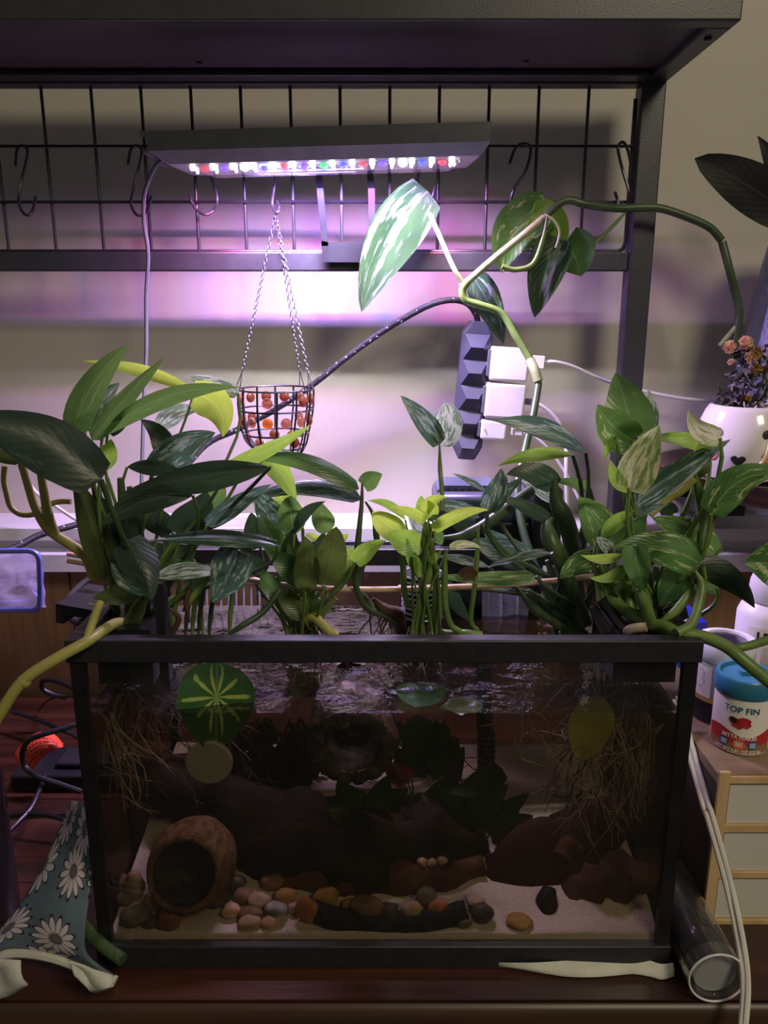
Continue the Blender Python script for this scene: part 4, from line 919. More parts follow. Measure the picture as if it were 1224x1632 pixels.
# --- trailing vine hung on the hook
vn = thing('climbing_vine', P(740,460,1.02), 'trailing pothos vine hung on a hook and draped past the rack post', 'vine')
VY = 1.035
stem('x', [(862,930,.80),(835,850,.84),(824,780,.88),(836,720,.92),(850,660,.95),(858,612,.98)], .0046, 'stem_dark', vn, name='main_stem')
stem('x', [(858,612,.98),(846,576,1.0),(822,535,1.01),(800,500,1.02),(765,486,1.02),(742,478,1.02),(737,462,1.02),(745,450,1.02)], .0048, 'stem_green', vn, name='main_stem')
stem('x', [(735,458,1.02),(745,449,1.02),(790,410,1.02),(830,378,1.02),(872,343,1.02)], .0045, 'stem_pale', vn)
stem('x', [(868,346,1.02),(890,325,1.02),(908,319,1.02),(935,326,1.02),(985,332,1.03),(1045,331,1.035),(1090,344,1.035),(1130,362,1.035),(1150,383,1.035)], .0050, 'stem_dark', vn, name='main_stem')
stem('x', [(1151,386,1.035),(1160,420,1.03),(1170,460,1.03),(1178,500,1.03),(1171,548,1.03)], .0050, 'stem_dark', vn, name='main_stem')
stem('x', [(1180,513,1.03),(1165,530,1.03),(1147,551,1.03)], .0030, 'stem_pale', vn, name='cut_petiole')
stem('x', [(680,330,1.05),(700,375,1.03),(722,425,1.02),(737,450,1.02)], .0030, 'stem_pale', vn, name='petiole')
stem('x', [(1000,335,1.03),(975,362,1.03),(935,400,1.03)], .0022, 'stem_green', vn, name='petiole')
stem('x', [(845,575,.995),(852,590,.985),(858,608,.98)], .0060, 'stem_pale', vn, name='node')
stem('x', [(868,341,1.01),(884,352,1.005),(892,370,1.005),(886,395,1.005)], .0015, 'stem_pale', vn, name='aerial_root')
leaf('x', 682,305,576,497,88,'leaf_vine',1.04,-.01, bow=-14, fold=.15, parent=vn, root=None, label='large hanging leaf streaked white and green')
leaf('x', 672,312,615,430,40,'leaf_silver',1.045,0, bow=12, parent=vn, root=None, shape='l')
leaf('x', 872,338,800,435,85,'leaf_gold',1.03,0, bow=-22, fold=.35, parent=vn, root=None)
leaf('x', 845,345,895,400,70,'leaf_bright',1.03,0, bow=12, fold=.2, parent=vn, root=None)
leaf('x', 890,380,852,506,64,'leaf_vine',1.01,0, bow=-4, fold=.3, parent=vn, root=None)
leaf('x', 900,388,926,440,78,'leaf_mid',1.03,0, bow=5, fold=.25, parent=vn, root=None)
leaf('x', 750,438,803,548,48,'leaf_silver',1.035,0, bow=6, fold=.3, parent=vn, root=None)
stem('x', [(872,345,1.0),(866,380,1.0),(850,420,1.0),(822,430,1.0),(800,425,1.0)], .0032, 'stem_green', vn, name='petiole')

# --- bamboo cane across the tank
cn = thing('bamboo_cane', P(680,935,.72), 'thin pale bamboo cane lying across the tank to hold plants up', 'stick')
MB().tube(path('x', [(385,922,.70),(450,932,.69),(540,939,.685),(640,939,.685),(760,934,.69),(880,926,.70),(990,912,.71)]), .0028, 10).build('cane', 'stick_wood', cn)
for xx, yy in ((548,937),(640,938)): MB().tube([P(xx-5,yy,.6862), P(xx+5,yy,.6862)], .0034, 10).build('node', 'white_cloth', cn)
for i_, (xa, ya_) in enumerate(((108,883),(108,894))):
    MB().tube([P(xa,ya_,.78), P(xa+70,ya_+12,.77)], .0026, 8).build('wooden_skewer', 'stick_wood', label=('upper' if i_ == 0 else 'lower')+' of two wooden skewer ends poking out left of the dark plant', cat='skewer', group='wooden skewers')

# ---------------------------------------------------------------- equipment above the tank
ft = thing('hang_on_filter', P(800,900,.87), 'black hang on back filter with slotted lid behind the plants', 'filter')
def fbox(name, x0, y0, x1, y1, Y, d, mat, bev=.004, parent=None):
    a, c = P(x0, y1, Y), P(x1, y0, Y); o = MB().box((a.x, Y, a.z), (c.x, Y+d, c.z)).build(name, mat, parent or ft, smooth=True, sharp=30); bv = o.modifiers.new('b', 'BEVEL'); bv.width = bev; bv.segments = 3; return o
fbox('body', 700,832,870,990,.86,.08,'black_plastic')
fbox('support_bar', 430,880,880,898,.935,.012,'black_plastic',.002)
fbox('support_bar', 430,863,880,869,.935,.006,'bluegrey_plastic',.001)
fbox('lid', 694,790,868,836,.862,.085,'bluegrey_plastic',.008)
fbox('motor_housing', 845,778,900,900,.85,.09,'black_plastic',.006)
ol = [P(694,800,.885), P(697,782,.885), P(708,774,.885), P(790,774,.885), P(800,784,.885), P(802,802,.885)]
v2, f2 = ngon_plate(ol, Vector((0,1,0)), .05); mb = MB(); mb.add(v2, f2); vc_ = mb.build('vent_cover', 'bluegrey_plastic', ft, smooth=False)
for i_ in range(6): 
    xx = 713+i_*11; a, c = P(xx,789,.8838), P(xx+5,780,.8838); MB().box((a.x,.8838,a.z), (c.x,.8858,c.z)).build('vent_slot', 'ink', vc_, smooth=False)
fbox('spillway', 760,930,850,960,.83,.03,'black_plastic')
wf = MB(); rws = []
for j in range(14):
    t = j/13; rws.append([P(lerp(768,838,i/16)+4*math.sin(i*1.3), lerp(935,1003,t), .826-.012*t-.003*abs(math.sin(i*.9))) for i in range(17)])
wf.grid(rws); wf.build('water_curtain', 'stream', label='thin curtain of water falling from the black filter spillway', cat='water', kind='stuff')
MB().tube([P(770,1060,.80), P(772,1140,.80), P(775,1235,.79), P(775,1262,.79)], .009, 14).build('intake_tube', 'charcoal', ft)
mb = MB()
for i_ in range(9): mb.torus(P(775,1170+i_*9,.795), .0095, .0012, X_, Y_, 18, 5)
mb.build('intake_ribs', 'black_plastic', ft)
bp_ = thing('ribbed_basket', P(673,1000,.72), 'small black ribbed planting basket under the lime green plant', 'basket')
c = P(673,960,.72); MB().lathe(c, [(.016,-.035),(.018,.03)], 20).build('cup', 'charcoal', bp_)
mb = MB()
for i_ in range(9): mb.torus(c+Vector((0,0,-.012+i_*.0052)), .0192, .0011, X_, Y_, 24, 5)
mb.build('ribs', 'jar_grey', bp_)
MB().lathe(P(662,1003,.71), [(.012,0),(.020,.003),(.021,.006),(.019,.006),(.011,.002)], 24).build('small_dish', 'terracotta', label='small reddish dish at the water surface beside the ribbed basket', cat='dish')
# black planters hooked in both rear corners, spray bar with streams, return water
lpl = thing('corner_planter', P(190,985,.66), 'black plastic planter box hooked inside the left end of the tank', 'planter')
c = P(196,1000,.66); B('box', (c.x-.012,.625,.262), (c.x+.035,.70,.312), 'black_plastic', lpl)
B('divider', (P(258,1000,.63).x-.004,.628,.262), (P(258,1000,.63).x+.004,.640,.352), 'black_plastic', lpl)
mb = MB(); a = P(125,972,.74); M = Matrix.Translation(P(160,962,.745)) @ Matrix.Rotation(R_(-10), 4, 'Z') @ Matrix.Rotation(R_(6), 4, 'Y')
hc_ = thing('clip_holder', P(160,965,.745), 'flat black clip lying over the left rim of the tank', 'clip')
o = MB().box((-.030,-.030,-.004), (.045,.030,.006), M).build('plate', 'black_plastic', hc_, smooth=False); 
MB().box((-.030,-.030,-.014), (-.022,.030,-.004), M).build('hook_lip', 'black_plastic', hc_, smooth=False)
rpl = thing('corner_planter', P(1000,1000,.64), 'black plastic planter box hooked inside the right end of the tank', 'planter')
B('box', (P(975,1000,.64).x,.628,.262), (P(1075,1000,.64).x,.70,.308), 'black_plastic', rpl)
for (xa, ya_, xb, yb_) in ((945,968,968,1010),(958,955,1000,1012)):
    a, c = P(xa,ya_,.65), P(xb,yb_,.635); MB().tube([a, c], .0048, 6).build('strut', 'black_plastic', rpl)
ol = [(1032,950),(1065,948),(1094,968),(1098,985),(1090,1000),(1098,1008),(1100,1016),(1040,1016),(1030,990)]
v2, f2 = ngon_plate([P(a, b_, .70) for a, b_ in ol], Vector((0,1,0)), .02); mb = MB(); mb.add(v2, f2); mb.build('back_plate', 'black_plastic', rpl, smooth=False)
sb_ = thing('spray_bar', P(385,928,.82), 'dark spray bar trickling thin streams at the back left of the tank', 'spray bar')
MB().tube([P(318,927,.82), P(445,925,.82)], .004, 10).build('bar', 'stick_wood', sb_)
for xx in (329,340,352,364,376,388,400,413,426):
    zz = P(xx,928,.82).z; MB().tube([P(xx,930,.82), P(xx+1,955,.82), P(xx,986,.82)], .0011, 6).build('water_stream', 'stream', sb_)
MB().tube(path('x', [(410,945,.86),(440,955,.87),(470,962,.88)]), .0035, 8).build('hose', 'black_plastic', sb_)
MB().tube(path('x', [(158,912,.97),(130,932,.93),(110,955,.87),(109,978,.80),(125,992,.74),(150,985,.72)]), .0040, 10).build('black_cable', 'black_plastic', label='thick black cable looping down to the left rim of the tank', cat='cable')

# ---------------------------------------------------------------- inside the tank
def organic(name, pts, radii, mat, parent=None, rough=.35, nsc=30, seg=14, seed=0, flat=1, **kw):
    mb = MB(); pp = spline(pts, 6); n_ = len(pp); m_ = len(radii)-1
    rr = [radii[min(m_-1,int(i/(n_-1)*m_))]*(1-(i/(n_-1)*m_-min(m_-1,int(i/(n_-1)*m_))))+radii[min(m_-1,int(i/(n_-1)*m_))+1]*(i/(n_-1)*m_-min(m_-1,int(i/(n_-1)*m_))) for i in range(n_)]
    mb.tube(pp, rr, seg, flat=flat)
    cidx = [pp[i//seg] for i in range(n_*seg)]
    for i, v in enumerate(mb.v):
        c = cidx[i]; mb.v[i] = c+(v-c)*(1+rough*noise.noise(v*nsc+Vector((seed,seed*2,0)))+rough*.5*noise.noise(v*nsc*2.7))
    return mb.build(name, mat, parent, sharp=0, **kw)
dw = thing('driftwood', P(420,1330,.74), 'large dark driftwood arching across the left and middle of the tank', 'driftwood')
organic('trunk', [P(215,1240,.76), P(290,1265,.74), P(380,1300,.73), P(470,1330,.72), P(560,1370,.71), P(680,1400,.70)], [.018,.032,.036,.038,.034,.022,.012], 'driftwood_dark', dw, seed=1)
organic('limb', [P(280,1230,.77), P(330,1280,.76), P(370,1345,.75), P(390,1400,.74)], [.030,.034,.030,.026], 'driftwood_dark', dw, seed=2)
organic('limb', [P(430,1290,.78), P(520,1300,.78), P(640,1320,.78), P(760,1350,.77)], [.024,.030,.034,.020], 'bark_dark', dw, seed=3)
organic('driftwood', [P(440,1408,.655), P(520,1400,.66), P(600,1402,.66), P(690,1398,.66), P(770,1380,.67)], [.009,.019,.020,.016,.010], 'driftwood_red', rough=.4, seed=4, label='flat reddish driftwood branch lying behind the middle pebbles', cat='driftwood')
rd = thing('leaning_driftwood', P(880,1440,.66), 'smooth dark red rounded slab leaning in the right half of the tank', 'driftwood')
mb = MB(); c = P(872,1392,.665); rot = Matrix.Rotation(R_(-25), 3, 'X') @ Matrix.Rotation(R_(-24), 3, 'Y')
mb.ico(c, (.066,.014,.052), 3, .10, 2.0, 4, rot); mb.build('slab', 'terracotta', rd, sharp=0)
organic('branch', [P(800,1395,.67), P(770,1375,.69), P(740,1350,.70)], [.016,.013,.007], 'terracotta', rd, seed=5)
organic('branch', [P(905,1340,.69), P(960,1310,.71), P(1020,1290,.72)], [.028,.024,.016], 'terracotta', rd, seed=15)
rdw = thing('driftwood', P(960,1460,.64), 'rough reddish driftwood chunk at the right end pointing up right', 'driftwood')
organic('chunk', [P(880,1455,.64), P(915,1430,.645), P(950,1410,.65), P(985,1400,.65), P(1020,1395,.65), P(1038,1378,.66)], [.010,.019,.026,.024,.016,.008], 'driftwood_red', rdw, rough=.5, nsc=45, seed=6)
organic('knot', [P(895,1370,.66), P(905,1350,.67), P(925,1360,.67)], [.010,.013,.009], 'driftwood_red', rdw, rough=.6, seed=7)
organic('knot', [P(870,1462,.625), P(872,1440,.63), P(876,1415,.64)], [.010,.011,.006], 'charcoal', rdw, rough=.4, seed=8)
organic('charred_stick', [P(498,1450,.617), P(540,1468,.613), P(590,1474,.612), P(640,1475,.612), P(695,1468,.613), P(744,1453,.617)], [.0095,.0115,.0125,.0125,.0115,.0105], 'charcoal', rough=.12, nsc=60, seed=9, label='curved black charred stick lying on the sand in front', cat='stick')
organic('mass', [P(330,1262,.72), P(440,1330,.70), P(560,1352,.69), P(690,1355,.70), P(770,1335,.71)], [.020,.044,.050,.046,.022], 'driftwood_dark', dw, rough=.45, nsc=26, seed=21)
organic('mass', [P(250,1255,.79), P(420,1262,.80), P(600,1285,.80), P(760,1290,.80)], [.030,.030,.034,.020], 'bark_dark', dw, rough=.5, nsc=30, seed=22)
# coconut hide
ck = thing('coconut_hide', P(293,1440,.68), 'brown coconut shell hide with a round opening in front', 'hide')
c = P(293,1393,.617); mb = MB(); ro, ri = pxm(1393,.617,59), pxm(1393,.617,50); axn = Vector((0,-1,.42)).normalized()
mb.lathe(c, [(ri,0),(ro,0.001),(ro*1.10,-.010),(ro*1.22,-.030),(ro*1.15,-.055),(ro*.8,-.075),(ro*.3,-.084)], 36, axis=axn, cap=(False,True))
for i, v in enumerate(mb.v): mb.v[i] = c+(v-c)*(1+.05*noise.noise(v*60))
mb.build('shell', 'coconut', ck)
MB().torus(c, (ro+ri)/2, (ro-ri)/2*1.1, axn.orthogonal().normalized(), axn.cross(axn.orthogonal().normalized()), 40, 8).build('opening_rim', 'coconut', ck)
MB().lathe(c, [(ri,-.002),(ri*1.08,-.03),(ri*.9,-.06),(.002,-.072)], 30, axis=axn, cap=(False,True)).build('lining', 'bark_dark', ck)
# cork bark tunnel with a hole in its top
bt = thing('bark_tunnel', P(560,1190,.70), 'floating rough cork bark tube facing front with a hole on top', 'log')
c0 = P(561,1187,.614); c0.z -= .002; c1 = Vector((c0.x-.001,.730,.2225))
mb = MB(); nL, nS = 16, 40; u_ = (c1-c0).normalized(); a1 = Vector((1,0,0)); a2 = u_.cross(a1).normalized()
if a2.z < 0: a2 = -a2
Rr = pxm(1190,.64,66); vs = []; fs = []
for lay in (0, 1):
    for i in range(nL+1):
        cc = lerp(c0, c1, i/nL)
        for j in range(nS):
            a = 2*math.pi*j/nS; d = a1*math.cos(a)+a2*math.sin(a)
            rad = Rr*(1.0 if lay == 0 else .72)*(1-.10*i/nL); p = cc+d*rad
            vs.append(p+d*(.0060 if lay == 0 else .002)*noise.noise(p*75)+d*.003*noise.noise(p*210))
S = (nL+1)*nS
def hid(i, j): a = 360*j/nS; return 6 <= i <= 10 and 58 <= a <= 122
for i in range(nL):
    for j in range(nS):
        j2 = (j+1)%nS
        if hid(i, j):
            continue
        fs.append((i*nS+j, i*nS+j2, (i+1)*nS+j2, (i+1)*nS+j)); fs.append((S+i*nS+j, S+(i+1)*nS+j, S+(i+1)*nS+j2, S+i*nS+j2))
for j in range(nS):
    j2 = (j+1)%nS; fs.append((j, S+j, S+j2, j2)); fs.append((nL*nS+j, nL*nS+j2, S+nL*nS+j2, S+nL*nS+j))
mb.add(vs, fs); mb.mi = [1 if min(f) >= S else 0 for f in fs]; mb.build('bark_tube', ['bark','bark_dark'], bt, sharp=0)  # inner faces take the darker bark: shade inside the tube put into the colour
mb = MB(); ring = [c0+(a1*math.cos(2*math.pi*i/30)+a2*math.sin(2*math.pi*i/30))*Rr*.86-u_*.002 for i in range(30)]
for i in range(30): mb.ico(ring[i], (.0065,.004,.0065), 1, .5, 3, i)
mb.build('rough_edge', 'bark_dark', bt)
MB().lathe(P(562,1205,.66), [(.020,0),(.023,-.02),(.020,-.04)], 26, axis=(0,-1,.3)).build('inner_pipe', 'grey_plastic', bt)
leaf('j', 530,420,450,470,50,'leaf_cream',.66,0, parent=bt, root=None, shape='r', name='leaf_scrap')
MB().lathe(P(332,1217,.606), [(.0002,0),(.0192,0),(.0205,-.0015),(.0205,-.0045),(.0002,-.0045)], 40, axis=(0,-1,0)).build('round_disc', 'disc_grey', label='round matte grey magnet disc stuck inside the front glass', cat='disc')
# leaves in or on the water
def loose(cr, *a, label, cat='leaf', nm='floating_leaf', **kw):
    o = leaf(cr, *a, parent=None, root=None, name=nm, **kw); meta(o, label, cat); return o
loose('x', 346,1052, 344,1195, 122,'leaf_star',.612,-.002, fold=.12, shape='r', label='broad green leaf with yellow star veins against the front glass')
loose('x', 962,1112, 925,1212, 66,'leaf_yellow',.63,-.01, bow=-4, fold=.15, shape='r', nm='fallen_leaf', label='yellowing leaf standing in the water at the right')
def padleaf(cx, cy, wpx, name, lab, mat, z=WZ+.003, ang=0, sy=.75):
    c = PZ(cx, cy, z); r = pxm(cy, c.y, wpx)/2; rows = []; uvs = []
    for i in range(13):
        t = i/12; row = []; f_ = max(.02, math.sin(math.pi*t**.7)**.65)
        for q in range(7):
            u = q/6*2-1; p = Vector(((u*r*f_)*sy, (t-.5)*2*r, .003*noise.noise(Vector((u*2,t*4,cx)))+.002*u*u)); row.append(c+Matrix.Rotation(R_(ang), 3, 'Z') @ p); uvs.append((q/6, t))
        rows.append(row)
    mb = MB(); mb.grid(rows); return mb.build(name, mat, None, sharp=0, uvs=uvs, label=lab, cat='leaf')
padleaf(668,1108,84,'floating_leaf','green leaf lying flat on the water right of the bark tube','leaf_mid',ang=60, sy=1.0)
padleaf(735,1128,70,'floating_leaf','dark green leaf afloat further right with a bright glint','leaf_olive',ang=100, sy=.8)
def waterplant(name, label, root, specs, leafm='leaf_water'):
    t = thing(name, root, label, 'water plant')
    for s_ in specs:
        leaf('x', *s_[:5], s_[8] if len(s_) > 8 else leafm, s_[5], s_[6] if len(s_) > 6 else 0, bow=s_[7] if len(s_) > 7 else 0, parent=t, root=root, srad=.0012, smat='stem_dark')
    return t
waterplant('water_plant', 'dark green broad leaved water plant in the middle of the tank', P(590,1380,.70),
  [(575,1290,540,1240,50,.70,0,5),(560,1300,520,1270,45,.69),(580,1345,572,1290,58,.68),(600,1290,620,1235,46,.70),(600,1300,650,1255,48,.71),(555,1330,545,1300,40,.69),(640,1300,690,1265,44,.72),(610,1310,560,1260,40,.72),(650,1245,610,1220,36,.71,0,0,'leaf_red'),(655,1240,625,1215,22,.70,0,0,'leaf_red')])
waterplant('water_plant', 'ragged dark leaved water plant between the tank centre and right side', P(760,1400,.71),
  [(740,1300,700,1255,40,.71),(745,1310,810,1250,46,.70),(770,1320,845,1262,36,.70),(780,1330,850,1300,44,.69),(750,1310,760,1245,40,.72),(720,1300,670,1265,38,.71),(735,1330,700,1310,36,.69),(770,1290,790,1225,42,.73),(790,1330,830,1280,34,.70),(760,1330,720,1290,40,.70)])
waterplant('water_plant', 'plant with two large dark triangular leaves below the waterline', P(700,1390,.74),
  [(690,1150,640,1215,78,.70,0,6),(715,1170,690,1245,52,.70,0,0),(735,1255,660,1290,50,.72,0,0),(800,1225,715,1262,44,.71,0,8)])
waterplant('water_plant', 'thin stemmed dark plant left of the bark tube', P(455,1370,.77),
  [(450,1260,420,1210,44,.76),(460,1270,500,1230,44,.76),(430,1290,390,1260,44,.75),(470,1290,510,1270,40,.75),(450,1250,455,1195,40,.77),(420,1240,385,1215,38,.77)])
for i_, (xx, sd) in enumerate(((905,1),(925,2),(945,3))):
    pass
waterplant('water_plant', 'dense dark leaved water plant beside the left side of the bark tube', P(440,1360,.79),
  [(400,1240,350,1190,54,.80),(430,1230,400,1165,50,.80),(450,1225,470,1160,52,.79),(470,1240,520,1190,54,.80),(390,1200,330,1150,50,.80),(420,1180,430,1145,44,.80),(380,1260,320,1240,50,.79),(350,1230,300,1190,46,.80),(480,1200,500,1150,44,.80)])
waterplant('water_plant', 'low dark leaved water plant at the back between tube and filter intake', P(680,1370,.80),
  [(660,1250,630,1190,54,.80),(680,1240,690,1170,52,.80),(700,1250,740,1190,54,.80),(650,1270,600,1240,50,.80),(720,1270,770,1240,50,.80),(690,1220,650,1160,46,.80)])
roots(None, [P(420,1150,.78), P(470,1150,.78), P(380,1150,.78), P(700,1150,.79), P(640,1150,.79)], 60, .10, .5, 'root_dark', name='root_curtain', r=.0012, seed=55, zmin=.08, standalone=dict(label='dark curtain of hanging roots across the back of the tank middle', cat='roots', kind='stuff'))
roots(None, [P(905,1270,.76), P(925,1265,.76), P(945,1270,.76)], 14, .045, .3, 'root_dark', name='rush_tuft', r=.0013, seed=44, zmin=.06, standalone=dict(label='tuft of thin dark stems behind the right roots', cat='water plant', kind='stuff'))

# pebbles: (x, y, half width, half height, material, rotation, words)
for nm, c1_, c2_ in (('tan',(.36,.26,.17),(.52,.40,.28)),('brown',(.17,.10,.06),(.26,.16,.10)),('grey',(.17,.16,.15),(.28,.26,.25)),('orange',(.34,.13,.05),(.48,.21,.09)),('ochre',(.33,.20,.05),(.45,.29,.09)),
                     ('pink',(.50,.36,.34),(.62,.48,.45)),('olive',(.10,.10,.06),(.17,.16,.10)),('peach',(.50,.32,.20),(.66,.50,.36)),('speckled',(.12,.12,.13),(.62,.60,.62)),('redbrown',(.18,.07,.045),(.28,.12,.07)),('dark',(.05,.04,.035),(.10,.08,.07))):
    pmat('stone_'+nm, c1_, c2_, 60, .5, spec=.25, bump=.2, bscale=150, sharp=(.42,.6) if nm == 'speckled' else None)
peb = [
 (198,1432,15,9,'olive','flat olive pebble against the left glass'),(216,1460,28,13,'olive','long dark olive pebble at the front left corner'),(240,1472,16,8,'dark','thin dark pebble tucked right of the long olive one'),
 (270,1465,22,16,'redbrown','rounded red brown pebble in front of the coconut hide'),(243,1437,14,15,'peach','pinkish brown upright pebble at the coconut hide left foot'),(214,1412,18,26,'tan','tall tan stone left of the coconut hide'),
 (184,1405,20,18,'brown','brown stone at the far left behind'),(369,1451,16,11,'peach','peach coloured pebble leftmost of the front pile'),(399,1457,21,11,'brown','smooth grey brown pebble in the front pile'),
 (413,1436,20,12,'tan','tan brown pebble on top of the front pile'),(434,1405,19,11,'brown','brown oval pebble behind the front pile'),(455,1429,18,13,'ochre','yellow brown pebble right at the back of the pile'),
 (388,1428,18,11,'brown','dull brown pebble at the back left of the pile'),(398,1474,19,13,'tan','dark sided tan pebble foremost left in the pile'),(432,1472,17,12,'peach','cream and peach speckled pebble foremost in the pile'),
 (440,1452,20,14,'speckled','white and grey speckled rock in the pile'),(467,1446,11,8,'pink','small pinkish white pebble beside the orange stone'),(491,1450,18,22,'orange','tilted orange stone at the left end of the charred stick'),
 (521,1431,21,17,'ochre','lumpy orange yellow stone behind the charred stick'),(556,1443,11,12,'ochre','small ochre pebble behind the charred stick'),(586,1444,29,16,'brown','wide brown oval stone behind the charred stick'),
 (618,1452,20,12,'dark','dark pebble behind the middle of the charred stick'),(656,1451,18,14,'tan','grey tan round pebble behind the charred stick'),(680,1428,18,15,'grey','grey brown pebble in the second row'),
 (698,1447,18,14,'orange','orange brown round pebble near the right end of the charred stick'),(731,1447,14,9,'tan','tan grey pebble at the right end of the charred stick'),(757,1436,16,9,'pink','pale pink pebble under the leaning slab'),
 (769,1455,19,15,'dark','dark grey pebble at the foot of the leaning slab'),(738,1491,16,9,'olive','olive green pebble under the right end of the charred stick'),(727,1308,17,10,'tan','beige rough stone high at the back'),
 (372,1408,20,12,'dark','dark brown pebble right of the coconut hide'),(345,1432,22,12,'dark','dark pebble at the coconut hide right foot'),(700,1400,22,10,'dark','dark stone behind the grey brown pebble'),(828,1468,22,7,'ochre','thin yellow brown stone under the slab'),
]
for i, (x, y, hw, hh, mt, lab) in enumerate(peb):
    # depth where the stone's foot meets the sand
    zf = .030; pt = PZ(x, y+hh*.75, zf)
    for _ in range(8):
        zf = sandz(pt.x, min(max(pt.y, wy0), wy1)); pt = PZ(x, y+hh*.75, zf)
    Yp = min(max(pt.y, wy0+.012), wy1-.02); hwm, hhm = pxm(y, Yp, hw), pxm(y, Yp, hh)
    c = P(x, y, Yp); rs = random.Random(i)
    c.z = max(c.z, sandz(c.x, Yp)+hhm*.45) if y > 1380 else c.z
    MB().ico(c, (hwm, min(hwm,.014)*.8, hhm), 3, .22, 1.3, i, Matrix.Rotation(R_(rs.uniform(-12,12) if mt != 'orange' else -35), 3, 'Y')).build('pebble', 'stone_'+mt, sharp=0, label=lab, cat='stone', group='pebbles on the sand')
cl = thing('shell_cluster', P(695,1380,.70), 'cluster of small beige snail shells and pebbles on the driftwood', 'shells')
rs = random.Random(5)
for i in range(9): MB().ico(P(680+rs.uniform(-8,28), 1368+rs.uniform(0,24), .66), (.0055,.005,.004), 2, .3, 2, i).build('shell', 'stone_tan', cl)

# ---------------------------------------------------------------- right side: drawer unit and what stands on it
OX, OYf, OZ = .3077, .645, .161
cb_ = thing('drawer_unit', (.43,.80,0), 'small wooden drawer unit with pale frame and white drawers', 'drawers')
B('top_board', (OX,OYf,OZ-.010), (.62,.95,OZ), 'board_wood', cb_)
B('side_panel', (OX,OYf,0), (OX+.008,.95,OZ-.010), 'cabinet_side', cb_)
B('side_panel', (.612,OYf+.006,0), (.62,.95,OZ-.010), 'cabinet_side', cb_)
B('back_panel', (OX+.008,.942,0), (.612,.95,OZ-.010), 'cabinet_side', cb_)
B('stile', (OX,OYf-.004,0), (OX+.0095,OYf,OZ+.004), 'pale_wood', cb_)
zz = [.0035,.0535,.1035,OZ-.003]
def Zat(py): return P(1180,py,OYf).z
ds = [(1247,1312),(1325,1387),(1400,1462)]
for (a, c) in ds: B('drawer', (OX+.012,OYf,max(Zat(c),.004)), (.58,OYf+.15,Zat(a)), 'drawer_white', cb_)
for (a, c) in ((1236,1246),(1313,1323),(1388,1396),(1464,1472)): B('rail', (OX+.0095,OYf-.003,max(Zat(c),0.0)), (.60,OYf+.006,Zat(a)), 'pale_wood', cb_)
B('drawer_gap_shade', (OX+.0125,OYf+.002,.004), (.58,OYf+.003,OZ-.012), 'ink', cb_)  # black sheet showing only between the drawers, painted shade for the gaps
def wrap(vs, c, r, a0, z0):     # flat text (x, y) -> on the side of an upright cylinder
    return [Vector((c.x+(r)*math.sin(v.x/r+a0), c.y-(r)*math.cos(v.x/r+a0), z0+v.y)) for v in vs]
def wraptext(body, size, c, r, a0, z0, mat, parent, name='lettering', bold=0., curve=0.):
    vs, fs = text_geo(body, size, bold); vs = [Vector((v.x, v.y-curve*v.x*v.x, 0)) for v in vs]
    mb = MB(); mb.add(wrap(vs, c, r, a0, z0), fs); return mb.build(name, mat, parent, smooth=False)
def band(c, r, z0, z1, a0, a1, n_=24):
    mb = MB(); mb.grid([[Vector((c.x+r*math.sin(lerp(a0,a1,i/n_)), c.y-r*math.cos(lerp(a0,a1,i/n_)), z)) for i in range(n_+1)] for z in (z0(0) if callable(z0) else z0, z1)]) ; return mb
jc = PZ(1178,1178,OZ+.0); jr = .0262; jc = Vector((P(1180,1150,.70).x, .70, OZ)); 
jar = thing('fish_food_jar', jc, 'small white fish food jar with blue lid and red betta label', 'jar')
MB().lathe(jc, [(jr*.9,0),(jr,.002),(jr,.058),(jr*.98,.062)], 40).build('body', 'label_white', jar)
MB().lathe(jc, [(jr*1.04,.0585),(jr*1.06,.0600),(jr*1.06,.0745),(jr*1.0,.0765),(jr*.9,.0765),(jr*.88,.0735),(jr*.0,.0735)], 40, cap=(True,False)).build('lid', 'blue_lid', jar); jlid = bpy.data.objects['lid']
MB().box((jc.x-.006,jc.y-.002,OZ+.0735), (jc.x+.008,jc.y+.004,OZ+.0775)).build('lid_tab', 'blue_lid', jlid, smooth=False)
fa = math.atan2(jc.x, jc.y)*-1.0; fa0 = -fa*0 - math.atan2(jc.x, jc.y)
band(jc, jr+.0003, OZ+.003, OZ+.0125, fa0-1.3, fa0+1.3).build('brown_band', 'label_brown', jar)
mb = MB(); n_ = 30
mb.grid([[Vector((jc.x+(jr+.0003)*math.sin(a), jc.y-(jr+.0003)*math.cos(a), OZ+.0125)) for a in [fa0-1.3+2.6*i/n_ for i in range(n_+1)]],
         [Vector((jc.x+(jr+.0003)*math.sin(a), jc.y-(jr+.0003)*math.cos(a), OZ+.0235+.0035*math.cos((a-fa0)*3.1+2.4))) for a in [fa0-1.3+2.6*i/n_ for i in range(n_+1)]]])
mb.build('red_band', 'label_red', jar)
tr_ = jr+.0006
wraptext('TOP FIN', .0088, jc, tr_, fa0+.02, OZ+.0475, 'label_blue', jar, bold=.0001)
mb = MB(); mb.add(wrap([Vector((-.014,0,0)),Vector((.014,0,0)),Vector((.014,.0006,0)),Vector((-.014,.0006,0))], jc, tr_, fa0+.02, OZ+.0425), [(0,1,2,3)]); mb.build('rule_print', 'label_blue', jar, smooth=False)
wraptext('BETTA FLAKES', .0050, jc, tr_, fa0+.02, OZ+.0195, 'ink_white', jar, bold=.00012)
wraptext('NET WT 0.81 OZ (22.9g)', .0043, jc, tr_, fa0+.0, OZ+.0052, 'ink_white', jar, bold=.0001)
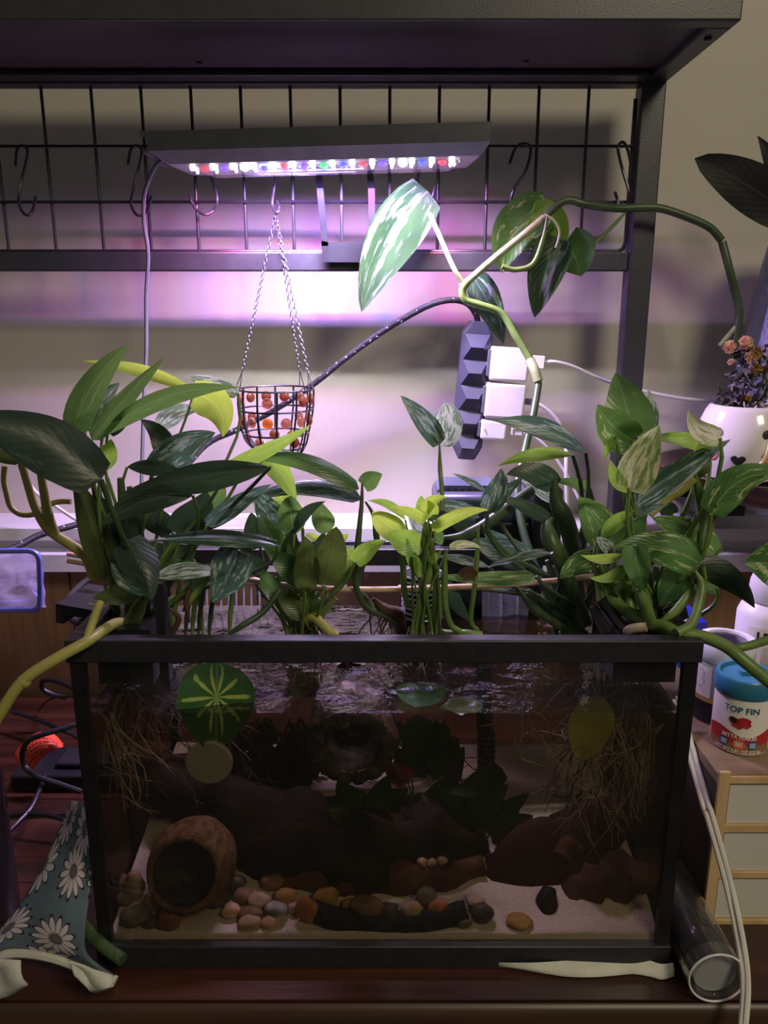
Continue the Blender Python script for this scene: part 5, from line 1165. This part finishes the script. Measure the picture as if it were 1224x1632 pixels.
for k_, (da, mt) in enumerate(((-.48,'label_blue'),(.03,'label_orange'),(.50,'label_blue'))):
    r0 = (.0047, .0056, .0046)[k_]; pts = [Vector((r0*math.cos(2*math.pi*i/20), r0*math.sin(2*math.pi*i/20), 0)) for i in range(20)]
    mb = MB(); mb.add(wrap(pts, jc, tr_+.0002, fa0+da, OZ+.0125), [tuple(range(20))]); mb.build('badge', mt, jar, smooth=False)
    mb = MB()
    for q in range(3): mb.add(wrap([Vector((-r0*.6,-.0002+.0017*(q-1),0)),Vector((r0*.6,-.0002+.0017*(q-1),0)),Vector((r0*.6,.0006+.0017*(q-1),0)),Vector((-r0*.6,.0006+.0017*(q-1),0))], jc, tr_+.0004, fa0+da, OZ+.0125), [(0,1,2,3)])
    mb.build('badge_print', 'ink_white', jar, smooth=False)
# betta picture: body and flowing fins, flat print
fish = [(-.011,.0045),(-.008,.0060),(-.003,.0048),(.001,.0068),(.006,.0062),(.009,.0040),(.0085,.0015),(.0095,-.0015),(.006,-.0045),(.003,-.0035),(-.001,-.0060),(-.004,-.0045),(-.007,-.0040),(-.0085,-.0005),(-.0105,.0015)]
mb = MB(); vs = wrap([Vector((x, y, 0)) for x, y in fish]+[Vector((0,0,0))], jc, tr_, fa0+.03, OZ+.034); mb.add(vs, [(i, (i+1)%15, 15) for i in range(15)]); mb.build('fish_print', 'label_red', jar, smooth=False)
hd = [(-.0112,.0048),(-.0090,.0056),(-.0045,.0040),(-.0030,.0015),(-.0060,-.0005),(-.0085,.0010)]
mb = MB(); mb.add(wrap([Vector((x, y, 0)) for x, y in hd], jc, tr_+.0003, fa0+.03, OZ+.034), [tuple(range(6))]); mb.build('fish_head_print', 'ink', jar, smooth=False)
# grey jar with white lid
j2 = Vector((P(1158,1100,.745).x, .757, OZ)); r2 = .0285
gj = thing('supplement_jar', j2, 'grey jar with white lid and black gold label behind the fish food', 'jar')
MB().lathe(j2, [(r2*.94,0),(r2,.003),(r2,.064),(r2*.94,.070)], 36).build('body', 'jar_grey', gj)
MB().lathe(j2, [(r2*.98,.066),(r2*1.02,.068),(r2*1.02,.083),(r2*.98,.087),(r2*.72,.088),(r2*.70,.085),(0,.085)], 36, cap=(True,False)).build('lid', 'white_plastic', gj)
MB().lathe(j2+Vector((0,0,.0852)), [(r2*.69,0),(r2*.69,.0004)], 30).build('lid_recess', 'dark_glass', gj)
f2_ = -math.atan2(j2.x, j2.y)
band(j2, r2+.0005, OZ+.002, OZ+.024, f2_-1.5, f2_+1.5).build('black_band', 'ink', gj)
band(j2, r2+.0007, OZ+.024, OZ+.029, f2_-1.5, f2_+1.5).build('gold_band', 'ink_gold', gj)
band(j2, r2+.0006, OZ+.029, OZ+.062, f2_-1.3, f2_-.35).build('text_panel', 'label_white', gj)
mb = MB(); rs = random.Random(2)
for q in range(12):
    zz_ = OZ+.033+q*.0022; w_ = rs.uniform(.010,.015); mb.add(wrap([Vector((-.0075,0,0)),Vector((-.0075+w_,0,0)),Vector((-.0075+w_,.0008,0)),Vector((-.0075,.0008,0))], j2, r2+.0010, f2_-.8, zz_), [(0,1,2,3)])
mb.build('fine_print', 'ink_grey', gj, smooth=False)
# white bottle
b3 = Vector((P(1216,1040,.80).x, .80, OZ)); r3 = .031
wb_ = thing('white_bottle', b3, 'white plastic bottle with ribbed cap at the right edge behind the jars', 'bottle')
MB().lathe(b3, [(r3*.95,0),(r3,.003),(r3,.098),(r3*.9,.106),(r3*.66,.112),(r3*.62,.115)], 36).build('body', 'white_plastic', wb_)
MB().lathe(b3, [(r3*.70,.113),(r3*.72,.114),(r3*.68,.134),(r3*.60,.142),(r3*.58,.144),(r3*.5,.142),(0,.142)], 36, cap=(True,False)).build('cap', 'white_plastic', wb_)
f3_ = -math.atan2(b3.x, b3.y)
band(b3, r3+.0004, OZ+.030, OZ+.090, f3_-.55, f3_+1.2).build('label', 'label_white', wb_)
wraptext('LE', .0135, b3, r3+.0010, f3_-.05, OZ+.080, 'ink', wb_, bold=.0006)
mb = MB()
for q in range(14): mb.add(wrap([Vector((-.008,0,0)),Vector((.010,0,0)),Vector((.010,.0009,0)),Vector((-.008,.0009,0))], b3, r3+.0010, f3_-.05, OZ+.036+q*.0025), [(0,1,2,3)])
mb.build('fine_print', 'ink_grey', wb_, smooth=False)
MB().lathe((P(1240,1120,.72).x,.72,OZ), [(.020,0),(.021,.002),(.021,.085),(.020,.085),(.020,.003),(0,.003)], 30, cap=(True,False)).build('clear_cup', 'clear_plastic', label='clear plastic cup cut off by the right edge of the frame', cat='cup')
B('blue_box', (P(1078,1100,.87).x,.87,OZ), (P(1116,1100,.87).x,.93,OZ+.058), 'blue_plastic', label='bright blue plastic box standing behind the right side of the tank', cat='box')
# white twin cord
wc = thing('twin_cable', P(1150,1380,.61), 'doubled white cord hanging down in front of the drawer unit', 'cord')
pts = [(1080,1110,.735),(1094,1150,.715),(1101,1182,.70),(1114,1228,.678),(1130,1285,.648),(1134,1296,.640),(1152,1360,.618),(1170,1430,.600),(1186,1510,.560),(1192,1570,.540),(1188,1632,.520),(1180,1700,.505)]
MB().tube(path('x', pts), .0026, 8).build('cord_strand', 'white_cord', wc)
MB().tube(path('x', [(a-7,b_+6,c) for a,b_,c in pts]), .0026, 8).build('cord_strand', 'white_cord', wc)
# clear vial lying down
v0, v1 = Vector((.283,.553,.0250)), Vector((.281,.690,.0250)); axv = (v1-v0).normalized(); Lv = (v1-v0).length
vl = thing('plastic_tube', (v0+v1)/2-Vector((0,0,.025)), 'clear plastic tube with a black insert lying right of the tank', 'tube')
MB().lathe(v0, [(.0225,.004),(.0235,.006),(.0235,Lv-.01),(.018,Lv),(0.0,Lv)], 36, axis=axv, cap=(False,False)).build('tube_wall', 'clear_plastic', vl)
MB().lathe(v0, [(.0150,.012),(.0190,.022),(.0190,Lv-.022),(.012,Lv-.016)], 30, axis=axv).build('black_insert', 'black_plastic', vl)
MB().lathe(v0, [(0,.004),(.019,.004),(.0195,.0),(.0245,.0),(.0245,.014),(.0238,.014),(.0238,.002)], 40, axis=axv, cap=(False,False)).build('end_cap', 'clear_plastic', vl)
MB().lathe(v0, [(0,.0055),(.0185,.0055),(.0185,.0070),(0,.0070)], 36, axis=axv, cap=(False,False)).build('cap_disc', 'disc_grey', vl)
MB().torus(v0, .0240, .0010, X_, Vector((0,0,1)), 40, 6).build('cap_ring', 'white_plastic', vl)
# white cloth peeping from under the tank
rows = []; uvs = []
prof = [(795,1538,1541),(850,1538,1549),(900,1535,1556),(945,1531,1557),(985,1527,1554),(1010,1527,1552),(1035,1534,1556),(1055,1540,1561),(1075,1538,1556)]
mb = MB(); rws = [[], [], []]
for (x, a, c) in prof:
    rws[0].append(PZ(x, a-1, .009)+Vector((0,.002,0))); rws[1].append(PZ(x, (a+c)/2, .005)); rws[2].append(PZ(x, c, .002))
rws = [spline(r, 5) for r in rws]; rws = [rws[2], rws[1], rws[0], [Vector((p.x,p.y+.004,.001)) for p in rws[0]]]
mb.grid(rws); o = mb.build('folded_cloth', 'white_cloth', label='strip of white ribbed cloth sticking out in front of the tank base', cat='cloth'); sd = o.modifiers.new('s', 'SOLIDIFY'); sd.thickness = .0015

# ---------------------------------------------------------------- shelf tray, bear pot, vase
TC = Vector((.505,.985,.385))
ty = thing('round_wall_shelf', TC, 'round dark reddish wooden shelf on a black bracket at the right', 'shelf')
MB().lathe(TC, [(.05,-.040),(.10,-.036),(.140,-.022),(.155,0),(.150,0),(.14,-.006),(0,-.006)], 56, cap=(True,False)).build('bowl', 'bowl_wood', ty)
B('bracket', (.44,1.06,.300), (.50,1.18,.335), 'black_plastic', ty)
B('bracket_arm', (.41,1.10,.318), (.47,1.16,.348), 'black_plastic', ty)
pc = Vector((P(1186,700,.93).x, .93, .379)); pr = .054
pot = thing('bear_face_pot', pc, 'white ceramic pot painted with a bear face on the round shelf', 'pot')
prof = [(.030,0),(.044,.006),(.053,.025),(.0555,.045),(.053,.065),(.046,.083),(.042,.089),(.039,.090),(.038,.086),(.037,.078),(0,.078)]
pbowl = MB().lathe(pc, prof, 44, cap=(True,False)).build('bowl', 'bear_glaze', pot)
MB().lathe(pc+Vector((0,0,.079)), [(.037,0),(.030,.003),(0,.005)], 24, cap=(True,False)).build('soil', 'soil', pot)
fpa = -math.atan2(pc.x-.0, pc.y)+math.radians(-4)
def onpot(da, z, r_=.0):    # surface point on the pot
    for i in range(len(prof)-1):
        if prof[i][1] <= z <= prof[i+1][1]: rr0 = lerp(prof[i][0], prof[i+1][0], (z-prof[i][1])/(prof[i+1][1]-prof[i][1])); break
    a = fpa+da; return Vector((pc.x+(rr0+r_)*math.sin(a), pc.y-(rr0+r_)*math.cos(a), pc.z+z)), a
def patch(da, z, pts, mat, name):
    mb = MB(); vs = [onpot(da+x/.054, min(max(z+y,.001),.088), .0012)[0] for x, y in pts]; cc = onpot(da, z, .0018)[0]; n_ = len(vs); mb.add(vs+[cc], [(i, (i+1)%n_, n_) for i in range(n_)]); mb.build(name, mat, pbowl, smooth=True)
ell = lambda a, b_: [(a*math.cos(2*math.pi*i/18), b_*math.sin(2*math.pi*i/18)) for i in range(18)]
patch(-.46,.062,ell(.0042,.0050),'ink','eye'); patch(.50,.062,ell(.0042,.0050),'ink','eye')
patch(-.60,.037,ell(.0095,.0080),'glaze_pink','cheek'); patch(.62,.037,ell(.0095,.0080),'glaze_pink','cheek')
heart = [(0,.0052-.0015),(.0035,.0060),(.0072,.0045),(.0080,.0015),(.0050,-.0025),(.0010,-.0055),(-.0010,-.0055),(-.0050,-.0025),(-.0080,.0015),(-.0072,.0045),(-.0035,.0060)]
patch(0,.031,heart,'ink','nose')
mth = MB(); mth.tube([onpot(0,.027-.0007*i,.001)[0] for i in range(10)], .0007, 5)
mth.tube([onpot(.0+.030*math.sin(t)*4-.0,.0175+.003*(1-math.cos(t*3)),.001)[0] for t in [i/12*1.2-1.2 for i in range(13)]], .0007, 5); mth.build('mouth', 'ink', pbowl)
MB().tube([onpot(.32+.16*math.sin(i*.5)*.3+i*.035, .020+i*.0042, .0014)[0] for i in range(10)], [.0022]*10, 6).build('yellow_trim', 'glaze_yellow', pbowl)
# dried rose
dr = thing('dried_mini_rose', pc+Vector((0,0,.08)), 'dried miniature rose with shrivelled dark leaves growing in the bear pot', 'plant')
rs = random.Random(9); mb = MB(); st = MB()
for i in range(5):
    st.tube(spline([pc+Vector((rs.uniform(-.01,.01),0,.08)), pc+Vector((rs.uniform(-.02,.02),rs.uniform(-.01,.01),.11)), pc+Vector((rs.uniform(-.03,.03),rs.uniform(-.015,.015),.15))], 4), .0012, 5)
for i in range(230):
    h = rs.uniform(.0,1); a = rs.uniform(0,6.28); rr = rs.uniform(.3,1)*(.040-.020*h); c = pc+Vector((rr*math.cos(a)-.006*h+.002, rr*.7*math.sin(a), .086+.072*h))
    n1 = Vector((rs.gauss(0,1),rs.gauss(0,1),rs.gauss(0,1))).normalized(); n2_ = n1.orthogonal().normalized(); s_ = rs.uniform(.0035,.0075)
    mb.add([c-n1*s_, c+n2_*s_*.55+n1.cross(n2_)*.002, c+n1*s_, c-n2_*s_*.55+n1.cross(n2_)*.002, c], [(0,1,4),(1,2,4),(2,3,4),(3,0,4)])
st.build('stems', 'root_dark', dr); mb.build('shrivelled_leaves', 'dry_leaf', dr, smooth=False, kind='stuff')
for (x, y, r_, mt) in ((1163,553,.0095,'petal_peach'),(1188,546,.0105,'petal_peach'),(1198,569,.0100,'petal_peach'),(1206,562,.0085,'petal_ochre'),(1205,588,.0090,'petal_ochre'),(1165,577,.005,'petal_peach'),(1192,634,.006,'petal_ochre')):
    c = P(x,y,.915); mb = MB()
    for q in range(16):
        n1 = Vector((rs.gauss(0,1),rs.gauss(0,1),rs.gauss(0,1)+.4)).normalized(); n2_ = n1.orthogonal().normalized(); n3 = n1.cross(n2_); k0 = c+n1*r_*.45
        ring = [k0+(n2_*math.cos(t)+n3*math.sin(t))*r_*.55+n1*r_*.25*math.sin(t*2+q) for t in [2*math.pi*i/7 for i in range(7)]]
        mb.add(ring+[k0-n1*r_*.2], [(i,(i+1)%7,7) for i in range(7)])
    mb.build('flower_head', mt, dr)
# vase with dark leaves
vc = Vector((P(1276,560,1.05).x, 1.052, .379))
vs_ = thing('embossed_vase', vc, 'tall pale blue vase embossed with feathery leaves at the right edge', 'vase')
vprof = [(.055,0),(.072,.01),(.078,.06),(.074,.14),(.066,.20),(.058,.25),(.050,.29),(.046,.302),(.043,.302),(.042,.29),(0,.28)]
MB().lathe(vc, vprof, 48, cap=(True,False)).build('body', 'vase_blue', vs_)
mb = MB()
for s_ in range(7):
    a = -math.pi/2-1.2+s_*.42
    for q in range(16):
        z = .03+q*.0165; rr0 = .0775-.028*(z/.3)**1.6
        for sg in (-1, 1):
            p0 = vc+Vector((math.cos(a)*rr0, math.sin(a)*rr0, z)); a2_ = a+sg*.17; p1 = vc+Vector((math.cos(a2_)*rr0*.995, math.sin(a2_)*rr0*.995, z+.016))
            mb.tube([p0, lerp(p0,p1,.5)+Vector((math.cos(a),math.sin(a),0))*.0012, p1], [.0018,.0022,.0006], 5)
mb.build('relief', 'vase_blue', vs_)
vpl = thing('broad_leaved_houseplant', vc+Vector((0,0,.28)), 'very dark paddle shaped leaves reaching in at the upper right edge', 'plant')
leaf('b', 1330,720,990,505,150,'leaf_black',1.02,0, bow=-18, fold=.15, shape='r', parent=vpl, root=vc+Vector((0,0,.29)), srad=.003)
leaf('b', 1290,640,1190,432,60,'leaf_black',1.04,0, bow=-10, fold=.2, shape='l', parent=vpl, root=vc+Vector((0,0,.29)), srad=.003)

# ---------------------------------------------------------------- left side
br = thing('breeder_box', P(20,920,.78), 'clear breeding box in a bright blue frame at the left edge', 'box')
def loop(pts, r, Y, mat, name, parent, per=5):
    pp = spline([P(a, b_, Y) for a, b_ in pts], per); return MB().tube(pp, r, 8).build(name, mat, parent)
loop([(-120,880),(20,878),(50,879),(61,888),(63,905),(64,940),(63,962),(56,971),(20,972),(-120,974)], .0030, .78, 'blue_frame', 'front_frame', br)
loop([(-120,890),(10,890),(40,892),(48,902),(50,940),(48,958),(-120,962)], .0024, .83, 'blue_frame', 'rear_frame', br)
a, c = P(-120,970,.78), P(62,880,.78); a2, c2 = P(-120,960,.83), P(49,892,.83)
mb = MB(); rws = []
for j in range(12):
    t = j/11; rws.append([Vector((lerp(a.x,c.x,i/18), .784+.006*noise.noise(Vector((i*.4,j*.5,2))), lerp(a.z,c.z,t))) for i in range(19)])
mb.grid(rws); mb.build('clear_panel', 'bag_film', br, sharp=0)
mb = MB(); rws = []
for j in range(10):
    t = j/9; rws.append([Vector((lerp(a.x,c.x-.014,i/14), .812+.012*noise.noise(Vector((i*.6,j*.7,7))), lerp(a.z+.008,c.z-.012,t)+.006*math.sin(i*.7))) for i in range(15)])
mb.grid(rws); mb.build('inner_bag', 'bag_film', br, sharp=0)
MB().tube([P(-60,938,.78),P(10,926,.779),P(30,924,.779),P(66,926,.779)], .0024, 8).build('clip', 'lens_clear', br)
# power brick and cords
pb = thing('power_brick', P(80,1230,.93), 'black power brick lying on the table left of the tank', 'power brick')
c = PZ(75,1225,.0); 
def R4(o): 
    bv = o.modifiers.new('b', 'BEVEL'); bv.width = .003; bv.segments = 2
R4(MB().box((-.46,.86,0), (-.315,.93,.022)).build('case', 'black_plastic', pb, smooth=True, sharp=30))
R4(MB().box((-.41,.875,.022), (-.325,.915,.030)).build('sockets', 'ink', pb, smooth=True, sharp=30))
tg = thing('warning_tag', P(60,1200,.86), 'orange red warning tag wrapped round the black cords', 'tag')
rws = []; n_ = 12
arc = [(28,1222,1205),(38,1185,1232),(52,1172,1230),(70,1166,1215),(88,1170,1198),(101,1188,1192)]
top_ = spline([P(a_, b_, .865) for a_, b_, c_ in ((22,1203,0),(40,1180,0),(62,1167,0),(85,1170,0),(101,1186,0))], 6)
bot_ = spline([P(a_, b_, .85) for a_, b_ in ((48,1237),(56,1222),(68,1208),(84,1197),(102,1190))], 6)
mb = MB(); mb.grid([top_, [lerp(p, q, .5)+Vector((0,-.005,0)) for p, q in zip(top_, bot_)], bot_]); o = mb.build('tag_sheet', 'orange_tag', tg); o.modifiers.new('s', 'SOLIDIFY').thickness = .0005
mb = MB()
for i in range(12):
    for q in range(5):
        s0 = 3+i*1.6; k0 = int(s0); k1 = min(len(top_)-1, k0+1)
        def tp(s_, t): 
            k0 = min(int(s_), len(top_)-2); f_ = s_-k0; a_ = lerp(top_[k0], top_[k0+1], f_); b_ = lerp(bot_[k0], bot_[k0+1], f_); return lerp(a_, b_, t)+Vector((0,-.0055-.002*math.sin(t*3.14),.001))
        t0 = .16+q*.14; mb.add([tp(s0,t0), tp(s0+1.1,t0), tp(s0+1.1,t0+.05), tp(s0,t0+.05)], [(0,1,2,3)])
mb.build('fine_print', 'tag_ink', tg, smooth=False)
v2, f2 = ngon_plate([P(41,1226,.85), P(43,1236,.848), P(50,1238,.847), P(52,1230,.848), P(46,1224,.85)], Vector((0,1,0)), .0005); mb = MB(); mb.add(v2, f2); mb.build('tag_end', 'orange_tag', tg, smooth=False)
def cordl(pts, label, r=.0028, mat='black_plastic'):
    MB().tube(path('x', pts), r, 8).build('black_cable', mat, label=label, cat='cord', group='black cords left of the tank')
cordl([(130,1152,.85),(105,1160,.84),(70,1170,.83),(45,1180,.83),(36,1200,.83),(40,1222,.83),(60,1238,.82),(95,1250,.82),(130,1262,.82)], 'black cord looped round the orange tag', .0034)
cordl([(20,1135,1.0),(55,1145,.98),(90,1160,.96),(118,1172,.94),(140,1185,.92)], 'straight shiny black cord crossing behind the orange tag')
cordl([(105,1112,1.0),(85,1107,1.0),(68,1098,1.0),(68,1086,1.0),(84,1084,.99),(108,1092,.97),(125,1102,.95)], 'black cord coiled in a flat loop above the tag', .0034)
cordl([(62,1132,1.05),(72,1120,1.03),(86,1112,1.0),(105,1110,.98),(125,1110,.96)], 'thin black cord arching below the flat loop', .0016)
cordl([(0,1300,.79),(30,1298,.78),(60,1297,.775),(95,1304,.77),(125,1318,.76)], 'black cord lying low on the table beside the towel')
cordl([(72,1236,.84),(62,1262,.81),(50,1288,.785),(30,1310,.765),(15,1325,.75)], 'black cord slanting down from the power brick')
pv = thing('dark_bottle', (P(-42,1400,.66).x,.66,0), 'dark purple glass bottle cut off by the left edge', 'bottle')
bx = P(-42,1300,.66).x
MB().lathe((bx,.66,0), [(.028,0),(.030,.004),(.030,.150),(.024,.170),(.012,.18)], 36).build('body', 'dark_glass', pv)
MB().lathe((bx,.66,.18), [(.013,0),(.013,.018)], 20).build('cap', 'grey_plastic', pv)
# towel
tw = thing('dish_towel', P(80,1500,.60), 'blue grey kitchen towel printed with white daisies and a white hem', 'towel')
ctl = [[(118,1276,.11),(128,1278,.115),(140,1282,.12),(150,1290,.12)],
       [(96,1330,.08),(112,1335,.092),(130,1345,.10),(146,1355,.10)],
       [(68,1392,.055),(90,1395,.072),(118,1400,.08),(146,1410,.08)],
       [(30,1452,.035),(62,1450,.052),(100,1458,.062),(138,1470,.06)],
       [(-10,1500,.018),(40,1485,.036),(95,1500,.042),(140,1520,.034)],
       [(-30,1530,.010),(25,1510,.024),(90,1518,.026),(186,1556,.008)]]
g = [spline([PZ(*p) for p in r], 7) for r in ctl]; cols_ = [spline(list(cc), 6) for cc in zip(*g)]; rows = list(zip(*cols_)); 
rows = [[Vector(p)+Vector((0,-.002,.003))*noise.noise(Vector(p)*32) for p in r] for r in rows]
uvs = [(j/(len(rows[0])-1), i/(len(rows)-1)) for i in range(len(rows)) for j in range(len(rows[0]))]
mb = MB(); mb.grid(rows); o = mb.build('printed_cloth', 'daisy_print', tw, sharp=0, uvs=uvs); sd = o.modifiers.new('s', 'SOLIDIFY'); sd.thickness = .003; sd.offset = -1
edge = rows[-1]
mb = MB()
mb.tube([p+Vector((0,-.003,-.003)) for p in edge], .0050, 8, flat=.8); mb.build('rolled_hem', 'white_cloth', tw)
def flap(top, bot, name):
    a_ = spline([P(*p) for p in top], 6); b_ = spline([P(*p) for p in bot], 6); rr = []
    for t in [0,.2,.4,.6,.8,1]: rr.append([lerp(p, q, t)+Vector((0,.006*math.sin(t*3.1)*math.sin(i*.45),0)) for i, (p, q) in enumerate(zip(a_, b_))])
    mb = MB(); mb.grid(rr); o = mb.build(name, 'white_cloth', tw); s_ = o.modifiers.new('s', 'SOLIDIFY'); s_.thickness = .002
flap([(-40,1532,.548),(0,1528,.547),(34,1530,.545)], [(-40,1598,.543),(10,1588,.543),(45,1566,.543)], 'hem_flap')
flap([(108,1530,.547),(135,1538,.547),(180,1556,.545)], [(118,1556,.543),(148,1580,.543),(182,1566,.543)], 'hem_flap')
yl = thing('fallen_stalk', P(80,1400,.60), 'long green leaf stalk fallen on the daisy towel', 'leaf')
stem('x', [(136,1342,.675),(105,1370,.66),(78,1400,.642)], .0042, 'stem_green', yl, name='stalk', taper=.8)
stem('x', [(76,1404,.640),(92,1428,.628),(122,1460,.610),(155,1500,.587),(196,1530,.572)], .0072, 'sheath', yl, name='stalk', taper=.75)
